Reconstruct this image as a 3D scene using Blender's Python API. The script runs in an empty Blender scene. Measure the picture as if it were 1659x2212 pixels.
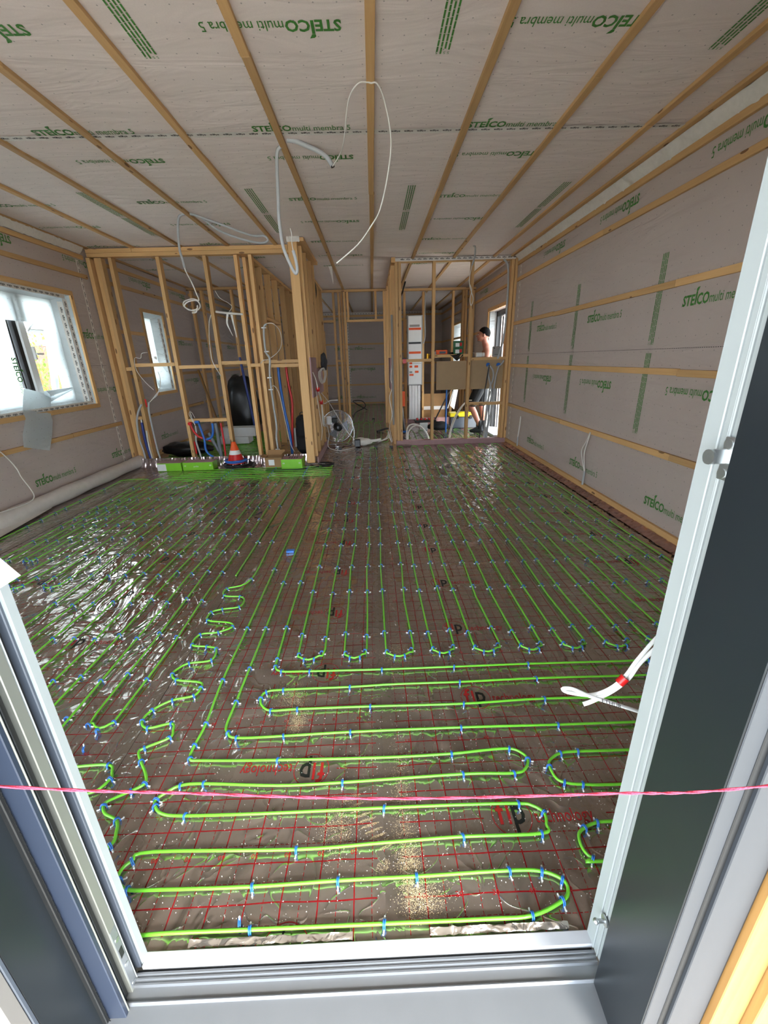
import bpy, bmesh, math, random
from mathutils import Vector, Matrix, noise
from mathutils.geometry import tessellate_polygon
random.seed(7)
sc = bpy.context.scene
COL = sc.collection
PI = math.pi
# ------------------------------------------------------------------ camera
YAW, PITCH, ROLL, FPX, CAMZ = -0.0167216, 0.3491535, -0.0277888, 905.875, 1.40
def cam_basis():
    cy, sy = math.cos(YAW), math.sin(YAW)
    f = Vector((-sy*math.cos(PITCH), cy*math.cos(PITCH), -math.sin(PITCH)))
    r0 = Vector((cy, sy, 0)); u0 = r0.cross(f)
    r = math.cos(ROLL)*r0 + math.sin(ROLL)*u0
    u = -math.sin(ROLL)*r0 + math.cos(ROLL)*u0
    return r, u, f
cd = bpy.data.cameras.new('camera')
cam = bpy.data.objects.new('camera', cd); COL.objects.link(cam)
_r, _u, _f = cam_basis()
cam.matrix_world = Matrix(((_r.x, _u.x, -_f.x, 0), (_r.y, _u.y, -_f.y, 0), (_r.z, _u.z, -_f.z, CAMZ), (0, 0, 0, 1)))
cd.sensor_fit = 'HORIZONTAL'; cd.sensor_width = 36.0; cd.lens = FPX*36.0/1659.0
cd.clip_start = 0.05; cd.clip_end = 200
sc.camera = cam
# ------------------------------------------------------------------ world, sun, exposure
w = bpy.data.worlds.new('sky'); sc.world = w; w.use_nodes = True
bg = w.node_tree.nodes['Background']
bg.inputs['Color'].default_value = (0.80, 0.90, 1.0, 1)
bg.inputs['Strength'].default_value = 14.5
sd = bpy.data.lights.new('sun', 'SUN'); sun = bpy.data.objects.new('sun', sd); COL.objects.link(sun)
sd.energy = 13.0; sd.angle = math.radians(18); sd.color = (1.0, 0.95, 0.86)
sun.rotation_euler = Vector((-0.40, 0.70, -0.57)).to_track_quat('-Z', 'Y').to_euler()
sc.view_settings.view_transform = 'Standard'; sc.view_settings.look = 'None'
sc.view_settings.gamma = 1.0; sc.view_settings.use_curve_mapping = False
sc.view_settings.exposure = 0.0
cy = sc.cycles
cy.max_bounces = 8; cy.diffuse_bounces = 6; cy.glossy_bounces = 4; cy.transmission_bounces = 6; cy.transparent_max_bounces = 8
cy.sample_clamp_indirect = 14.0; cy.blur_glossy = 0.6
cy.use_denoising = True
try:
    cy.denoiser = 'OPENIMAGEDENOISE'; cy.denoising_input_passes = 'RGB_ALBEDO_NORMAL'
except Exception: pass
cy.use_adaptive_sampling = True; cy.adaptive_threshold = 0.035
# ------------------------------------------------------------------ material helpers
def lin(h):
    h = h.lstrip('#'); v = [int(h[i:i+2], 16)/255 for i in (0, 2, 4)]
    return tuple((c/12.92 if c <= 0.04045 else ((c+0.055)/1.055)**2.4) for c in v) + (1,)
def new_mat(name):
    m = bpy.data.materials.new(name); m.use_nodes = True
    nt = m.node_tree; b = nt.nodes['Principled BSDF']
    return m, nt, b
def N(nt, t, **kw):
    n = nt.nodes.new(t)
    for k, v in kw.items(): setattr(n, k, v)
    return n
def mth(nt, op, a, b=None, c=None):
    n = nt.nodes.new('ShaderNodeMath'); n.operation = op
    for i, v in enumerate((a, b, c)):
        if v is None: continue
        if isinstance(v, (int, float)): n.inputs[i].default_value = v
        else: nt.links.new(v, n.inputs[i])
    return n.outputs[0]
def mixc(nt, f, a, b):
    n = nt.nodes.new('ShaderNodeMix'); n.data_type = 'RGBA'
    for i, v in ((0, f), (6, a), (7, b)):
        if isinstance(v, (int, float)): n.inputs[i].default_value = v
        elif isinstance(v, tuple): n.inputs[i].default_value = v
        else: nt.links.new(v, n.inputs[i])
    return n.outputs[2]
def plain(name, col, rough=0.5, metal=0.0, var=0.06, scale=12, bump=0.0, coat=0.0):
    m, nt, b = new_mat(name)
    c = lin(col); tc = N(nt, 'ShaderNodeTexCoord'); nz = N(nt, 'ShaderNodeTexNoise')
    nz.inputs['Scale'].default_value = scale; nz.inputs['Detail'].default_value = 3
    nt.links.new(tc.outputs['Object'], nz.inputs['Vector'])
    dk = tuple(x*(1-var*2) for x in c[:3]) + (1,); lt = tuple(min(1, x*(1+var*2)) for x in c[:3]) + (1,)
    nt.links.new(mixc(nt, nz.outputs['Fac'], dk, lt), b.inputs['Base Color'])
    b.inputs['Roughness'].default_value = rough; b.inputs['Metallic'].default_value = metal
    b.inputs['Coat Weight'].default_value = coat
    if bump:
        bp = N(nt, 'ShaderNodeBump'); bp.inputs['Strength'].default_value = bump; bp.inputs['Distance'].default_value = 0.004
        nt.links.new(nz.outputs['Fac'], bp.inputs['Height']); nt.links.new(bp.outputs[0], b.inputs['Normal'])
    return m
def wood(name, c1, c2, rough=0.65):
    m, nt, b = new_mat(name)
    tc = N(nt, 'ShaderNodeTexCoord'); oi = N(nt, 'ShaderNodeObjectInfo')
    off = N(nt, 'ShaderNodeVectorMath', operation='SCALE'); cb = N(nt, 'ShaderNodeCombineXYZ')
    for i in range(3): nt.links.new(oi.outputs['Random'], cb.inputs[i])
    nt.links.new(cb.outputs[0], off.inputs[0]); off.inputs['Scale'].default_value = 37.0
    ad = N(nt, 'ShaderNodeVectorMath', operation='ADD'); nt.links.new(tc.outputs['Object'], ad.inputs[0]); nt.links.new(off.outputs[0], ad.inputs[1])
    mp = N(nt, 'ShaderNodeMapping'); mp.inputs['Scale'].default_value = (1.2, 26, 26); nt.links.new(ad.outputs[0], mp.inputs['Vector'])
    nz = N(nt, 'ShaderNodeTexNoise'); nz.inputs['Scale'].default_value = 2.2; nz.inputs['Detail'].default_value = 5; nz.inputs['Distortion'].default_value = 0.6
    nt.links.new(mp.outputs[0], nz.inputs['Vector'])
    n2 = N(nt, 'ShaderNodeTexNoise'); n2.inputs['Scale'].default_value = 1.3; nt.links.new(ad.outputs[0], n2.inputs['Vector'])
    col = mixc(nt, nz.outputs['Fac'], lin(c1), lin(c2))
    hs = N(nt, 'ShaderNodeHueSaturation'); nt.links.new(col, hs.inputs['Color'])
    v = mth(nt, 'MULTIPLY_ADD', oi.outputs['Random'], 0.34, 0.70); v = mth(nt, 'MULTIPLY_ADD', n2.outputs['Fac'], 0.26, v)
    nt.links.new(v, hs.inputs['Value'])
    # knots
    mk = N(nt, 'ShaderNodeMapping'); mk.inputs['Scale'].default_value = (3.2, 11, 11); nt.links.new(ad.outputs[0], mk.inputs['Vector'])
    vo = N(nt, 'ShaderNodeTexVoronoi'); vo.inputs['Scale'].default_value = 1.0; nt.links.new(mk.outputs[0], vo.inputs['Vector'])
    k = mth(nt, 'LESS_THAN', vo.outputs['Distance'], 0.115)
    k = mth(nt, 'MULTIPLY', k, 0.8)
    nt.links.new(mixc(nt, k, hs.outputs[0], lin('#5a3418')), b.inputs['Base Color'])
    b.inputs['Roughness'].default_value = rough
    bp = N(nt, 'ShaderNodeBump'); bp.inputs['Strength'].default_value = 0.25; bp.inputs['Distance'].default_value = 0.002
    nt.links.new(nz.outputs['Fac'], bp.inputs['Height']); nt.links.new(bp.outputs[0], b.inputs['Normal'])
    return m
def membrane(name, ax, c1='#b5a49a', c2='#c3b4aa', trans=0.0, ofs=(0.0, 0.0), wr=0.5):
    """vapour membrane; ax = the two in-plane axes; printed plus marks every 10 cm"""
    m, nt, b = new_mat(name)
    g = N(nt, 'ShaderNodeNewGeometry'); sp = N(nt, 'ShaderNodeSeparateXYZ'); nt.links.new(g.outputs['Position'], sp.inputs[0])
    a = sp.outputs[ax[0]]; c = sp.outputs[ax[1]]
    def frac(v, o, p): return mth(nt, 'ABSOLUTE', mth(nt, 'SUBTRACT', mth(nt, 'FRACT', mth(nt, 'DIVIDE', mth(nt, 'ADD', v, o), p)), 0.5))
    du = mth(nt, 'MULTIPLY', frac(a, 100+0.05+ofs[0], 0.1), 0.1); dv = mth(nt, 'MULTIPLY', frac(c, 100+0.05+ofs[1], 0.1), 0.1)
    p1 = mth(nt, 'MULTIPLY', mth(nt, 'LESS_THAN', du, 0.0042), mth(nt, 'LESS_THAN', dv, 0.0011))
    p2 = mth(nt, 'MULTIPLY', mth(nt, 'LESS_THAN', dv, 0.0042), mth(nt, 'LESS_THAN', du, 0.0011))
    pl = mth(nt, 'MAXIMUM', p1, p2)
    nz = N(nt, 'ShaderNodeTexNoise'); nz.inputs['Scale'].default_value = 1.7; nz.inputs['Detail'].default_value = 4
    nt.links.new(g.outputs['Position'], nz.inputs['Vector'])
    wv = N(nt, 'ShaderNodeTexNoise'); wv.inputs['Scale'].default_value = 160; nt.links.new(g.outputs['Position'], wv.inputs['Vector'])
    base = mixc(nt, nz.outputs['Fac'], lin(c1), lin(c2)); base = mixc(nt, mth(nt, 'MULTIPLY', wv.outputs['Fac'], 0.18), base, lin('#8f8078'))
    colr = mixc(nt, mth(nt, 'MULTIPLY', pl, 0.75), base, lin('#3c4440'))
    nt.links.new(colr, b.inputs['Base Color'])
    b.inputs['Roughness'].default_value = 0.62; b.inputs['Sheen Weight'].default_value = 0.15
    mp = N(nt, 'ShaderNodeMapping'); sc_ = [1, 1, 1]; sc_[ax[0]] = 0.9; sc_[ax[1]] = 3.2; mp.inputs['Scale'].default_value = sc_
    nt.links.new(g.outputs['Position'], mp.inputs['Vector'])
    wn = N(nt, 'ShaderNodeTexNoise'); wn.inputs['Scale'].default_value = 1.6; wn.inputs['Detail'].default_value = 3; wn.inputs['Distortion'].default_value = 1.2
    nt.links.new(mp.outputs[0], wn.inputs['Vector'])
    bp = N(nt, 'ShaderNodeBump'); bp.inputs['Strength'].default_value = wr; bp.inputs['Distance'].default_value = 0.05
    nt.links.new(wn.outputs['Fac'], bp.inputs['Height']); nt.links.new(bp.outputs[0], b.inputs['Normal'])
    if trans > 0:
        tb = N(nt, 'ShaderNodeBsdfTranslucent'); nt.links.new(colr, tb.inputs['Color'])
        mx = N(nt, 'ShaderNodeMixShader'); mx.inputs[0].default_value = trans
        out = nt.nodes['Material Output']
        nt.links.new(b.outputs[0], mx.inputs[1]); nt.links.new(tb.outputs[0], mx.inputs[2]); nt.links.new(mx.outputs[0], out.inputs[0])
    return m
def foil(name, x0, x1, lx0, lx1, ly):
    """mirror film over brown foil with a printed red 10 cm grid; x0..x1 sheet, lx0..lx1 and ly the logo field"""
    m, nt, b = new_mat(name)
    g = N(nt, 'ShaderNodeNewGeometry'); sp = N(nt, 'ShaderNodeSeparateXYZ'); nt.links.new(g.outputs['Position'], sp.inputs[0])
    n0 = N(nt, 'ShaderNodeTexNoise'); n0.inputs['Scale'].default_value = 5; nt.links.new(g.outputs['Position'], n0.inputs['Vector'])
    X = mth(nt, 'ADD', sp.outputs[0], mth(nt, 'MULTIPLY', mth(nt, 'SUBTRACT', n0.outputs['Fac'], 0.5), 0.012))
    Y = mth(nt, 'ADD', sp.outputs[1], mth(nt, 'MULTIPLY', mth(nt, 'SUBTRACT', n0.outputs['Fac'], 0.5), -0.014))
    def dist(v, off, p): return mth(nt, 'MULTIPLY', mth(nt, 'ABSOLUTE', mth(nt, 'SUBTRACT', mth(nt, 'FRACT', mth(nt, 'DIVIDE', mth(nt, 'ADD', v, 100*p+p/2-off), p)), 0.5)), p)
    solx = mth(nt, 'LESS_THAN', dist(X, 0.0, 0.1), 0.0019); soly = mth(nt, 'LESS_THAN', dist(Y, 0.025, 0.1), 0.0019)
    dax = mth(nt, 'LESS_THAN', dist(X, 0.05, 0.1), 0.0010); day = mth(nt, 'LESS_THAN', dist(Y, 0.075, 0.1), 0.0010)
    dashx = mth(nt, 'GREATER_THAN', dist(Y, 0.0, 0.016), 0.0022); dashy = mth(nt, 'GREATER_THAN', dist(X, 0.0, 0.016), 0.0022)
    inx = mth(nt, 'MULTIPLY', mth(nt, 'GREATER_THAN', X, x0+0.03), mth(nt, 'LESS_THAN', X, x1-0.045))
    lat = mth(nt, 'MULTIPLY', mth(nt, 'MAXIMUM', soly, mth(nt, 'MULTIPLY', day, dashy)), inx)
    lon = mth(nt, 'MAXIMUM', solx, mth(nt, 'MULTIPLY', dax, dashx))
    grid = mth(nt, 'MAXIMUM', lat, lon)
    box = mth(nt, 'MULTIPLY', mth(nt, 'MULTIPLY', mth(nt, 'GREATER_THAN', X, lx0), mth(nt, 'LESS_THAN', X, lx1)), mth(nt, 'LESS_THAN', dist(Y, ly, 0.505), 0.055))
    grid = mth(nt, 'MULTIPLY', grid, mth(nt, 'SUBTRACT', 1.0, box))
    # crinkles
    mp = N(nt, 'ShaderNodeMapping'); mp.inputs['Scale'].default_value = (1.0, 0.55, 1); mp.inputs['Rotation'].default_value = (0, 0, 0.5)
    nt.links.new(g.outputs['Position'], mp.inputs['Vector'])
    a1 = N(nt, 'ShaderNodeTexNoise'); a1.inputs['Scale'].default_value = 3.4; a1.inputs['Detail'].default_value = 2.5; a1.inputs['Distortion'].default_value = 2.6; a1.inputs['Roughness'].default_value = 0.45
    nt.links.new(mp.outputs[0], a1.inputs['Vector'])
    a2 = N(nt, 'ShaderNodeTexVoronoi'); a2.feature = 'SMOOTH_F1'; a2.inputs['Scale'].default_value = 14; nt.links.new(mp.outputs[0], a2.inputs['Vector'])
    a3 = N(nt, 'ShaderNodeTexNoise'); a3.inputs['Scale'].default_value = 5.0; a3.inputs['Detail'].default_value = 1.5; a3.inputs['Distortion'].default_value = 1.6
    nt.links.new(g.outputs['Position'], a3.inputs['Vector'])
    rdg = mth(nt, 'POWER', mth(nt, 'SUBTRACT', 1.0, mth(nt, 'ABSOLUTE', mth(nt, 'MULTIPLY_ADD', a3.outputs['Fac'], 4.0, -2.0))), 10.0)
    rdg = mth(nt, 'MAXIMUM', rdg, 0.0)
    h = mth(nt, 'ADD', a1.outputs['Fac'], mth(nt, 'MULTIPLY', a2.outputs['Distance'], 0.05)); h = mth(nt, 'ADD', h, mth(nt, 'MULTIPLY', rdg, 0.07))
    bp = N(nt, 'ShaderNodeBump'); bp.inputs['Strength'].default_value = 1.0; bp.inputs['Distance'].default_value = 0.028
    nt.links.new(h, bp.inputs['Height']); nt.links.new(bp.outputs[0], b.inputs['Normal'])
    d = N(nt, 'ShaderNodeTexNoise'); d.inputs['Scale'].default_value = 2.0; d.inputs['Detail'].default_value = 5; nt.links.new(g.outputs['Position'], d.inputs['Vector'])
    base = mixc(nt, d.outputs['Fac'], lin('#948980'), lin('#b5aaa0'))
    nt.links.new(mixc(nt, grid, base, lin('#820f16')), b.inputs['Base Color'])
    nt.links.new(mth(nt, 'SUBTRACT', 0.80, mth(nt, 'MULTIPLY', grid, 0.75)), b.inputs['Metallic'])
    nt.links.new(mth(nt, 'MULTIPLY_ADD', d.outputs['Fac'], 0.12, 0.10), b.inputs['Roughness'])
    b.inputs['Coat Weight'].default_value = 0.6; b.inputs['Coat Roughness'].default_value = 0.05
    nt.links.new(bp.outputs[0], b.inputs['Coat Normal'])
    return m
M = {}
M['wood'] = wood('pine', '#d8b27c', '#c0925a')
M['wood2'] = wood('pine_batten', '#c9a472', '#ab8352')
M['clad'] = wood('cladding_pine', '#a98048', '#7d5726', 0.6)
M['ceil'] = membrane('membrane_ceiling', (0, 1), '#d6c6be', '#e2d5cd', wr=0.32)
M['mx'] = membrane('membrane_side', (1, 2), '#b3a49b', '#c0b2a9')
M['my'] = membrane('membrane_end', (0, 2), '#b3a49b', '#c0b2a9')
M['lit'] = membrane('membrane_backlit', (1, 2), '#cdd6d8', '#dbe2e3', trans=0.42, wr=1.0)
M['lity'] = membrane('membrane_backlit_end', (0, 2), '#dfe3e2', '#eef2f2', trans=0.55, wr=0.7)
M['green_print'] = plain('green_print', '#3f7d33', 0.6)
M['black_print'] = plain('black_print', '#0d0e0f', 0.6)
M['red_print'] = plain('red_print', '#a01a1e', 0.45)
M['tape'] = plain('white_tape', '#d8d3ca', 0.4, bump=0.4, scale=30)
M['pipe'] = plain('green_pipe', '#6fc636', 0.32, var=0.03, coat=0.3)
M['clip'] = plain('blue_plastic', '#2a6fc0', 0.35, coat=0.3)
M['clip_tip'] = plain('white_tip', '#e6e9ea', 0.3)
M['white'] = plain('white_plastic', '#e2e3e1', 0.38, var=0.02)
M['cable'] = plain('white_cable', '#d5d1c8', 0.42, var=0.03)
M['conduit'] = plain('grey_conduit', '#a9abab', 0.45, var=0.03)
M['dkconduit'] = plain('dark_grey_pipe', '#62686b', 0.45, var=0.03)
M['black'] = plain('black_plastic', '#101112', 0.4)
M['fabric'] = plain('black_fabric', '#17181a', 0.85, bump=0.4)
M['dkgrey'] = plain('anthracite_aluminium', '#23282c', 0.30, 0.35, var=0.05, scale=4)
M['outgrey2'] = plain('outer_beige_aluminium', '#6e6a66', 0.5, 0.0, var=0.03)
M['outgrey'] = plain('outer_grey_aluminium', '#2e3238', 0.42, 0.1, var=0.03)
M['slate'] = plain('slate_aluminium', '#303848', 0.35, 0.2, var=0.03)
M['ltgrey'] = plain('grey_aluminium', '#4b515b', 0.38, 0.2, var=0.03)
M['alu'] = plain('silver_aluminium', '#8b8e92', 0.38, 0.6, var=0.05, scale=8)
M['alu_w'] = plain('white_aluminium', '#bfc1c6', 0.35, 0.1, var=0.03)
M['jamb_w'] = plain('white_frame', '#989e9e', 0.4, 0.0, var=0.02)
M['keepgrey'] = plain('warm_grey_lock_strip', '#8b8c85', 0.4, 0.5, var=0.03)
M['rubber'] = plain('black_rubber', '#121314', 0.5)
M['steel'] = plain('zinc_steel', '#c8ccce', 0.38, 1.0, var=0.05, scale=40)
M['string'] = plain('pink_string', '#e0405c', 0.7, bump=0.6, scale=400)
M['pink'] = plain('pink_board', '#a07f80', 0.7, var=0.06, bump=0.1)
M['board'] = plain('brown_fibreboard', '#a08766', 0.75, var=0.04, bump=0.1)
M['box_g'] = plain('green_carton', '#7cc22a', 0.5)
M['card'] = plain('brown_carton', '#9b7850', 0.75)
M['orange'] = plain('orange_plastic', '#e2571c', 0.4)
M['red'] = plain('red_plastic', '#c01b1c', 0.35)
M['blue'] = plain('blue_pipe', '#1f62b4', 0.4)
M['dkblue'] = plain('navy_pipe', '#16307c', 0.4)
M['yellow'] = plain('yellow_plastic', '#e9d524', 0.4)
M['toolgrey'] = plain('grey_box_plastic', '#4c525a', 0.5)
M['dkgreen'] = plain('green_box_print', '#125c34', 0.5)
M['skin'] = plain('skin', '#ad7460', 0.55, var=0.05)
M['hair'] = plain('dark_hair', '#0b0807', 0.8, bump=0.8, scale=120)
M['hair'].node_tree.nodes['Principled BSDF'].inputs['Specular IOR Level'].default_value = 0.12
M['silver'] = plain('silver_foil', '#b9a8a6', 0.2, 0.9, var=0.15, scale=15, bump=1.0)
M['copperfoil'] = plain('crinkled_copper_foil', '#b58e84', 0.25, 0.75, var=0.2, scale=18, bump=1.0)
M['greybox'] = plain('grey_enclosure', '#8f8a86', 0.5)
M['gold'] = plain('brass', '#c99a2c', 0.3, 0.8)
M['brick'] = plain('brick_red', '#6a4236', 0.9)
M['render_w'] = plain('white_render', '#a9aaa8', 0.8)
M['glassdk'] = plain('window_glass_dark', '#3a444c', 0.05, var=0.02)
M['leaf'] = plain('leaf_green', '#5f7a2a', 0.6, var=0.25, scale=6)
M['leaf2'] = plain('leaf_yellow', '#9c8f2c', 0.6, var=0.2, scale=6)
M['dust'] = plain('saw_dust', '#d9c49a', 0.9)
M['spec'] = plain('white_specks', '#eceae6', 0.7)
M['concrete'] = plain('concrete', '#8b8883', 0.9, bump=0.2)
M['paving'] = plain('paving', '#c8c4bc', 0.85)
M['poly'] = plain('polystyrene', '#d3d3d2', 0.8)
def glass(name):
    m, nt, b = new_mat(name)
    b.inputs['Base Color'].default_value = (0.93, 0.97, 0.96, 1); b.inputs['Roughness'].default_value = 0.0
    b.inputs['Transmission Weight'].default_value = 1.0; b.inputs['IOR'].default_value = 1.05
    return m
M['glass'] = glass('clear_glass')
# clear film: thin transparent-glossy
def film():
    m, nt, b = new_mat('clear_film')
    tr = N(nt, 'ShaderNodeBsdfTransparent'); gl = N(nt, 'ShaderNodeBsdfGlossy'); gl.inputs['Roughness'].default_value = 0.12
    fr = N(nt, 'ShaderNodeFresnel'); fr.inputs['IOR'].default_value = 1.45
    mx = N(nt, 'ShaderNodeMixShader'); nt.links.new(mth(nt, 'ADD', fr.outputs[0], 0.08), mx.inputs[0])
    nt.links.new(tr.outputs[0], mx.inputs[1]); nt.links.new(gl.outputs[0], mx.inputs[2])
    nt.links.new(mx.outputs[0], nt.nodes['Material Output'].inputs[0])
    return m
M['film'] = film()
def seam():
    m, nt, b = new_mat('seam_film'); b.inputs['Base Color'].default_value = lin('#a69c92'); b.inputs['Metallic'].default_value = 0.85; b.inputs['Roughness'].default_value = 0.16
    g = N(nt, 'ShaderNodeNewGeometry'); nz = N(nt, 'ShaderNodeTexNoise'); nz.inputs['Scale'].default_value = 16; nz.inputs['Distortion'].default_value = 1.5; nt.links.new(g.outputs['Position'], nz.inputs['Vector'])
    bp = N(nt, 'ShaderNodeBump'); bp.inputs['Strength'].default_value = 0.6; bp.inputs['Distance'].default_value = 0.012; nt.links.new(nz.outputs['Fac'], bp.inputs['Height']); nt.links.new(bp.outputs[0], b.inputs['Normal'])
    return m
M['seam'] = seam()
def grille():
    m, nt, b = new_mat('wire_grille')
    tc = N(nt, 'ShaderNodeTexCoord'); b.inputs['Metallic'].default_value = 1; b.inputs['Roughness'].default_value = 0.25
    b.inputs['Base Color'].default_value = (0.6, 0.6, 0.62, 1)
    return m
M['chrome'] = grille()
# ------------------------------------------------------------------ object helpers
def link(name, me, mats, parent=None, loc=None):
    o = bpy.data.objects.new(name, me); COL.objects.link(o)
    if not isinstance(mats, (list, tuple)): mats = [mats]
    if mats[0] is not None and len(me.materials) == 0:
        for m in mats: me.materials.append(m)
    if parent is not None: o.parent = parent
    if loc is not None: o.location = loc
    return o
def thing(name, label, cat, loc=(0, 0, 0), group=None, rotz=0):
    o = bpy.data.objects.new(name, None); COL.objects.link(o); o.location = loc; o.rotation_euler = (0, 0, rotz)
    o.empty_display_size = 0.1
    o['label'] = label; o['category'] = cat
    if group: o['group'] = group
    return o
def tag(o, label, cat, group=None, kind=None):
    if label: o['label'] = label
    if cat: o['category'] = cat
    if group: o['group'] = group
    if kind: o['kind'] = kind
    return o
def smooth(me, on=True):
    for p in me.polygons: p.use_smooth = on
class MB:
    """collects simple shapes into one mesh"""
    def __init__(s): s.v = []; s.f = []; s.m = []; s.sm = []
    def add(s, vs, fs, mi=0, smooth=False):
        k = len(s.v); s.v += [tuple(p) for p in vs]
        for f in fs: s.f.append(tuple(i+k for i in f)); s.m.append(mi); s.sm.append(smooth)
    def box(s, a, b, mi=0, bev=0.0, mat=None):
        x0, y0, z0 = [min(a[i], b[i]) for i in range(3)]; x1, y1, z1 = [max(a[i], b[i]) for i in range(3)]
        if bev <= 0:
            vs = [(x, y, z) for x in (x0, x1) for y in (y0, y1) for z in (z0, z1)]
            fs = [(0, 1, 3, 2), (4, 6, 7, 5), (0, 4, 5, 1), (2, 3, 7, 6), (0, 2, 6, 4), (1, 5, 7, 3)]
        else:
            e = min(bev, (x1-x0)/2.01, (y1-y0)/2.01, (z1-z0)/2.01); vs = []; idx = {}
            for sx in (0, 1):
                for sy in (0, 1):
                    for sz in (0, 1):
                        X = (x0, x1)[sx]; Y = (y0, y1)[sy]; Z = (z0, z1)[sz]
                        dx = e if sx == 0 else -e; dy = e if sy == 0 else -e; dz = e if sz == 0 else -e
                        idx[(sx, sy, sz)] = len(vs); vs += [(X, Y+dy, Z+dz), (X+dx, Y, Z+dz), (X+dx, Y+dy, Z)]
            I = lambda a_, b_, c_, k: idx[(a_, b_, c_)]+k
            fs = [(I(0,0,0,0), I(0,0,1,0), I(0,1,1,0), I(0,1,0,0)), (I(1,0,0,0), I(1,1,0,0), I(1,1,1,0), I(1,0,1,0)),
                  (I(0,0,0,1), I(1,0,0,1), I(1,0,1,1), I(0,0,1,1)), (I(0,1,0,1), I(0,1,1,1), I(1,1,1,1), I(1,1,0,1)),
                  (I(0,0,0,2), I(0,1,0,2), I(1,1,0,2), I(1,0,0,2)), (I(0,0,1,2), I(1,0,1,2), I(1,1,1,2), I(0,1,1,2))]
            for sy in (0, 1):
                for sz in (0, 1): fs.append((I(0,sy,sz,1), I(1,sy,sz,1), I(1,sy,sz,2), I(0,sy,sz,2)))
            for sx in (0, 1):
                for sz in (0, 1): fs.append((I(sx,0,sz,0), I(sx,1,sz,0), I(sx,1,sz,2), I(sx,0,sz,2)))
            for sx in (0, 1):
                for sy in (0, 1): fs.append((I(sx,sy,0,0), I(sx,sy,1,0), I(sx,sy,1,1), I(sx,sy,0,1)))
            for a_ in (0, 1):
                for b_ in (0, 1):
                    for c_ in (0, 1): fs.append((I(a_,b_,c_,0), I(a_,b_,c_,1), I(a_,b_,c_,2)))
        if mat is not None: vs = [tuple(mat @ Vector(p)) for p in vs]
        s.add(vs, fs, mi)
    def cyl(s, p0, p1, r0, r1=None, n=12, mi=0, cap=True):
        r1 = r0 if r1 is None else r1
        p0 = Vector(p0); p1 = Vector(p1); d = (p1-p0).normalized(); a = d.orthogonal().normalized(); b = d.cross(a)
        vs = []
        for p, r in ((p0, r0), (p1, r1)):
            for i in range(n):
                t = 2*PI*i/n; vs.append(p+a*math.cos(t)*r+b*math.sin(t)*r)
        s.add(vs, [(i, (i+1) % n, n+(i+1) % n, n+i) for i in range(n)], mi, True)
        if cap: s.add(vs[:n], [tuple(range(n))[::-1]], mi); s.add(vs[n:], [tuple(range(n))], mi)
    def tube(s, pts, r, n=8, mi=0, sub=0, closed=False):
        pts = [Vector(p) for p in pts]
        if sub: pts = catmull(pts, sub)
        rings = []; prev = None
        for i, p in enumerate(pts):
            t = (pts[min(i+1, len(pts)-1)]-pts[max(i-1, 0)])
            t = t.normalized() if t.length > 1e-9 else Vector((0, 0, 1))
            if prev is None: a = t.orthogonal().normalized()
            else:
                a = prev-t*prev.dot(t); a = a.normalized() if a.length > 1e-6 else t.orthogonal().normalized()
            prev = a; b = t.cross(a); rr = r(i/(len(pts)-1)) if callable(r) else r
            rings.append([p+a*math.cos(2*PI*k/n)*rr+b*math.sin(2*PI*k/n)*rr for k in range(n)])
        vs = [q for rg in rings for q in rg]; fs = []
        for i in range(len(rings)-1):
            for k in range(n): fs.append((i*n+k, i*n+(k+1) % n, (i+1)*n+(k+1) % n, (i+1)*n+k))
        s.add(vs, fs, mi, True)
        s.add(rings[0], [tuple(range(n))[::-1]], mi); s.add(rings[-1], [tuple(range(n))], mi)
    def sphere(s, c, r, nu=12, nv=8, mi=0, sq=(1, 1, 1)):
        c = Vector(c); vs = []
        for j in range(nv+1):
            ph = PI*j/nv
            for i in range(nu):
                th = 2*PI*i/nu; vs.append((c.x+r*sq[0]*math.sin(ph)*math.cos(th), c.y+r*sq[1]*math.sin(ph)*math.sin(th), c.z+r*sq[2]*math.cos(ph)))
        s.add(vs, [(j*nu+i, (j+1)*nu+i, (j+1)*nu+(i+1) % nu, j*nu+(i+1) % nu) for j in range(nv) for i in range(nu)], mi, True)
    def lathe(s, c, prof, n=24, mi=0):
        c = Vector(c); vs = [(c.x+r*math.cos(2*PI*i/n), c.y+r*math.sin(2*PI*i/n), c.z+z) for r, z in prof for i in range(n)]
        s.add(vs, [(j*n+i, j*n+(i+1) % n, (j+1)*n+(i+1) % n, (j+1)*n+i) for j in range(len(prof)-1) for i in range(n)], mi, True)
    def mesh(s, name='mesh'):
        me = bpy.data.meshes.new(name); me.from_pydata(s.v, [], s.f)
        me.polygons.foreach_set('material_index', s.m); me.polygons.foreach_set('use_smooth', s.sm); me.update()
        return me
    def obj(s, name, mats, parent=None, loc=None): return link(name, s.mesh(name), mats, parent, loc)
def catmull(P, n):
    out = []
    for i in range(len(P)-1):
        p0 = P[max(i-1, 0)]; p1 = P[i]; p2 = P[i+1]; p3 = P[min(i+2, len(P)-1)]
        for k in range(n):
            t = k/n; out.append(0.5*((2*p1)+(p2-p0)*t+(2*p0-5*p1+4*p2-p3)*t*t+(3*p1-p0-3*p2+p3)*t**3))
    out.append(P[-1]); return out
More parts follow.
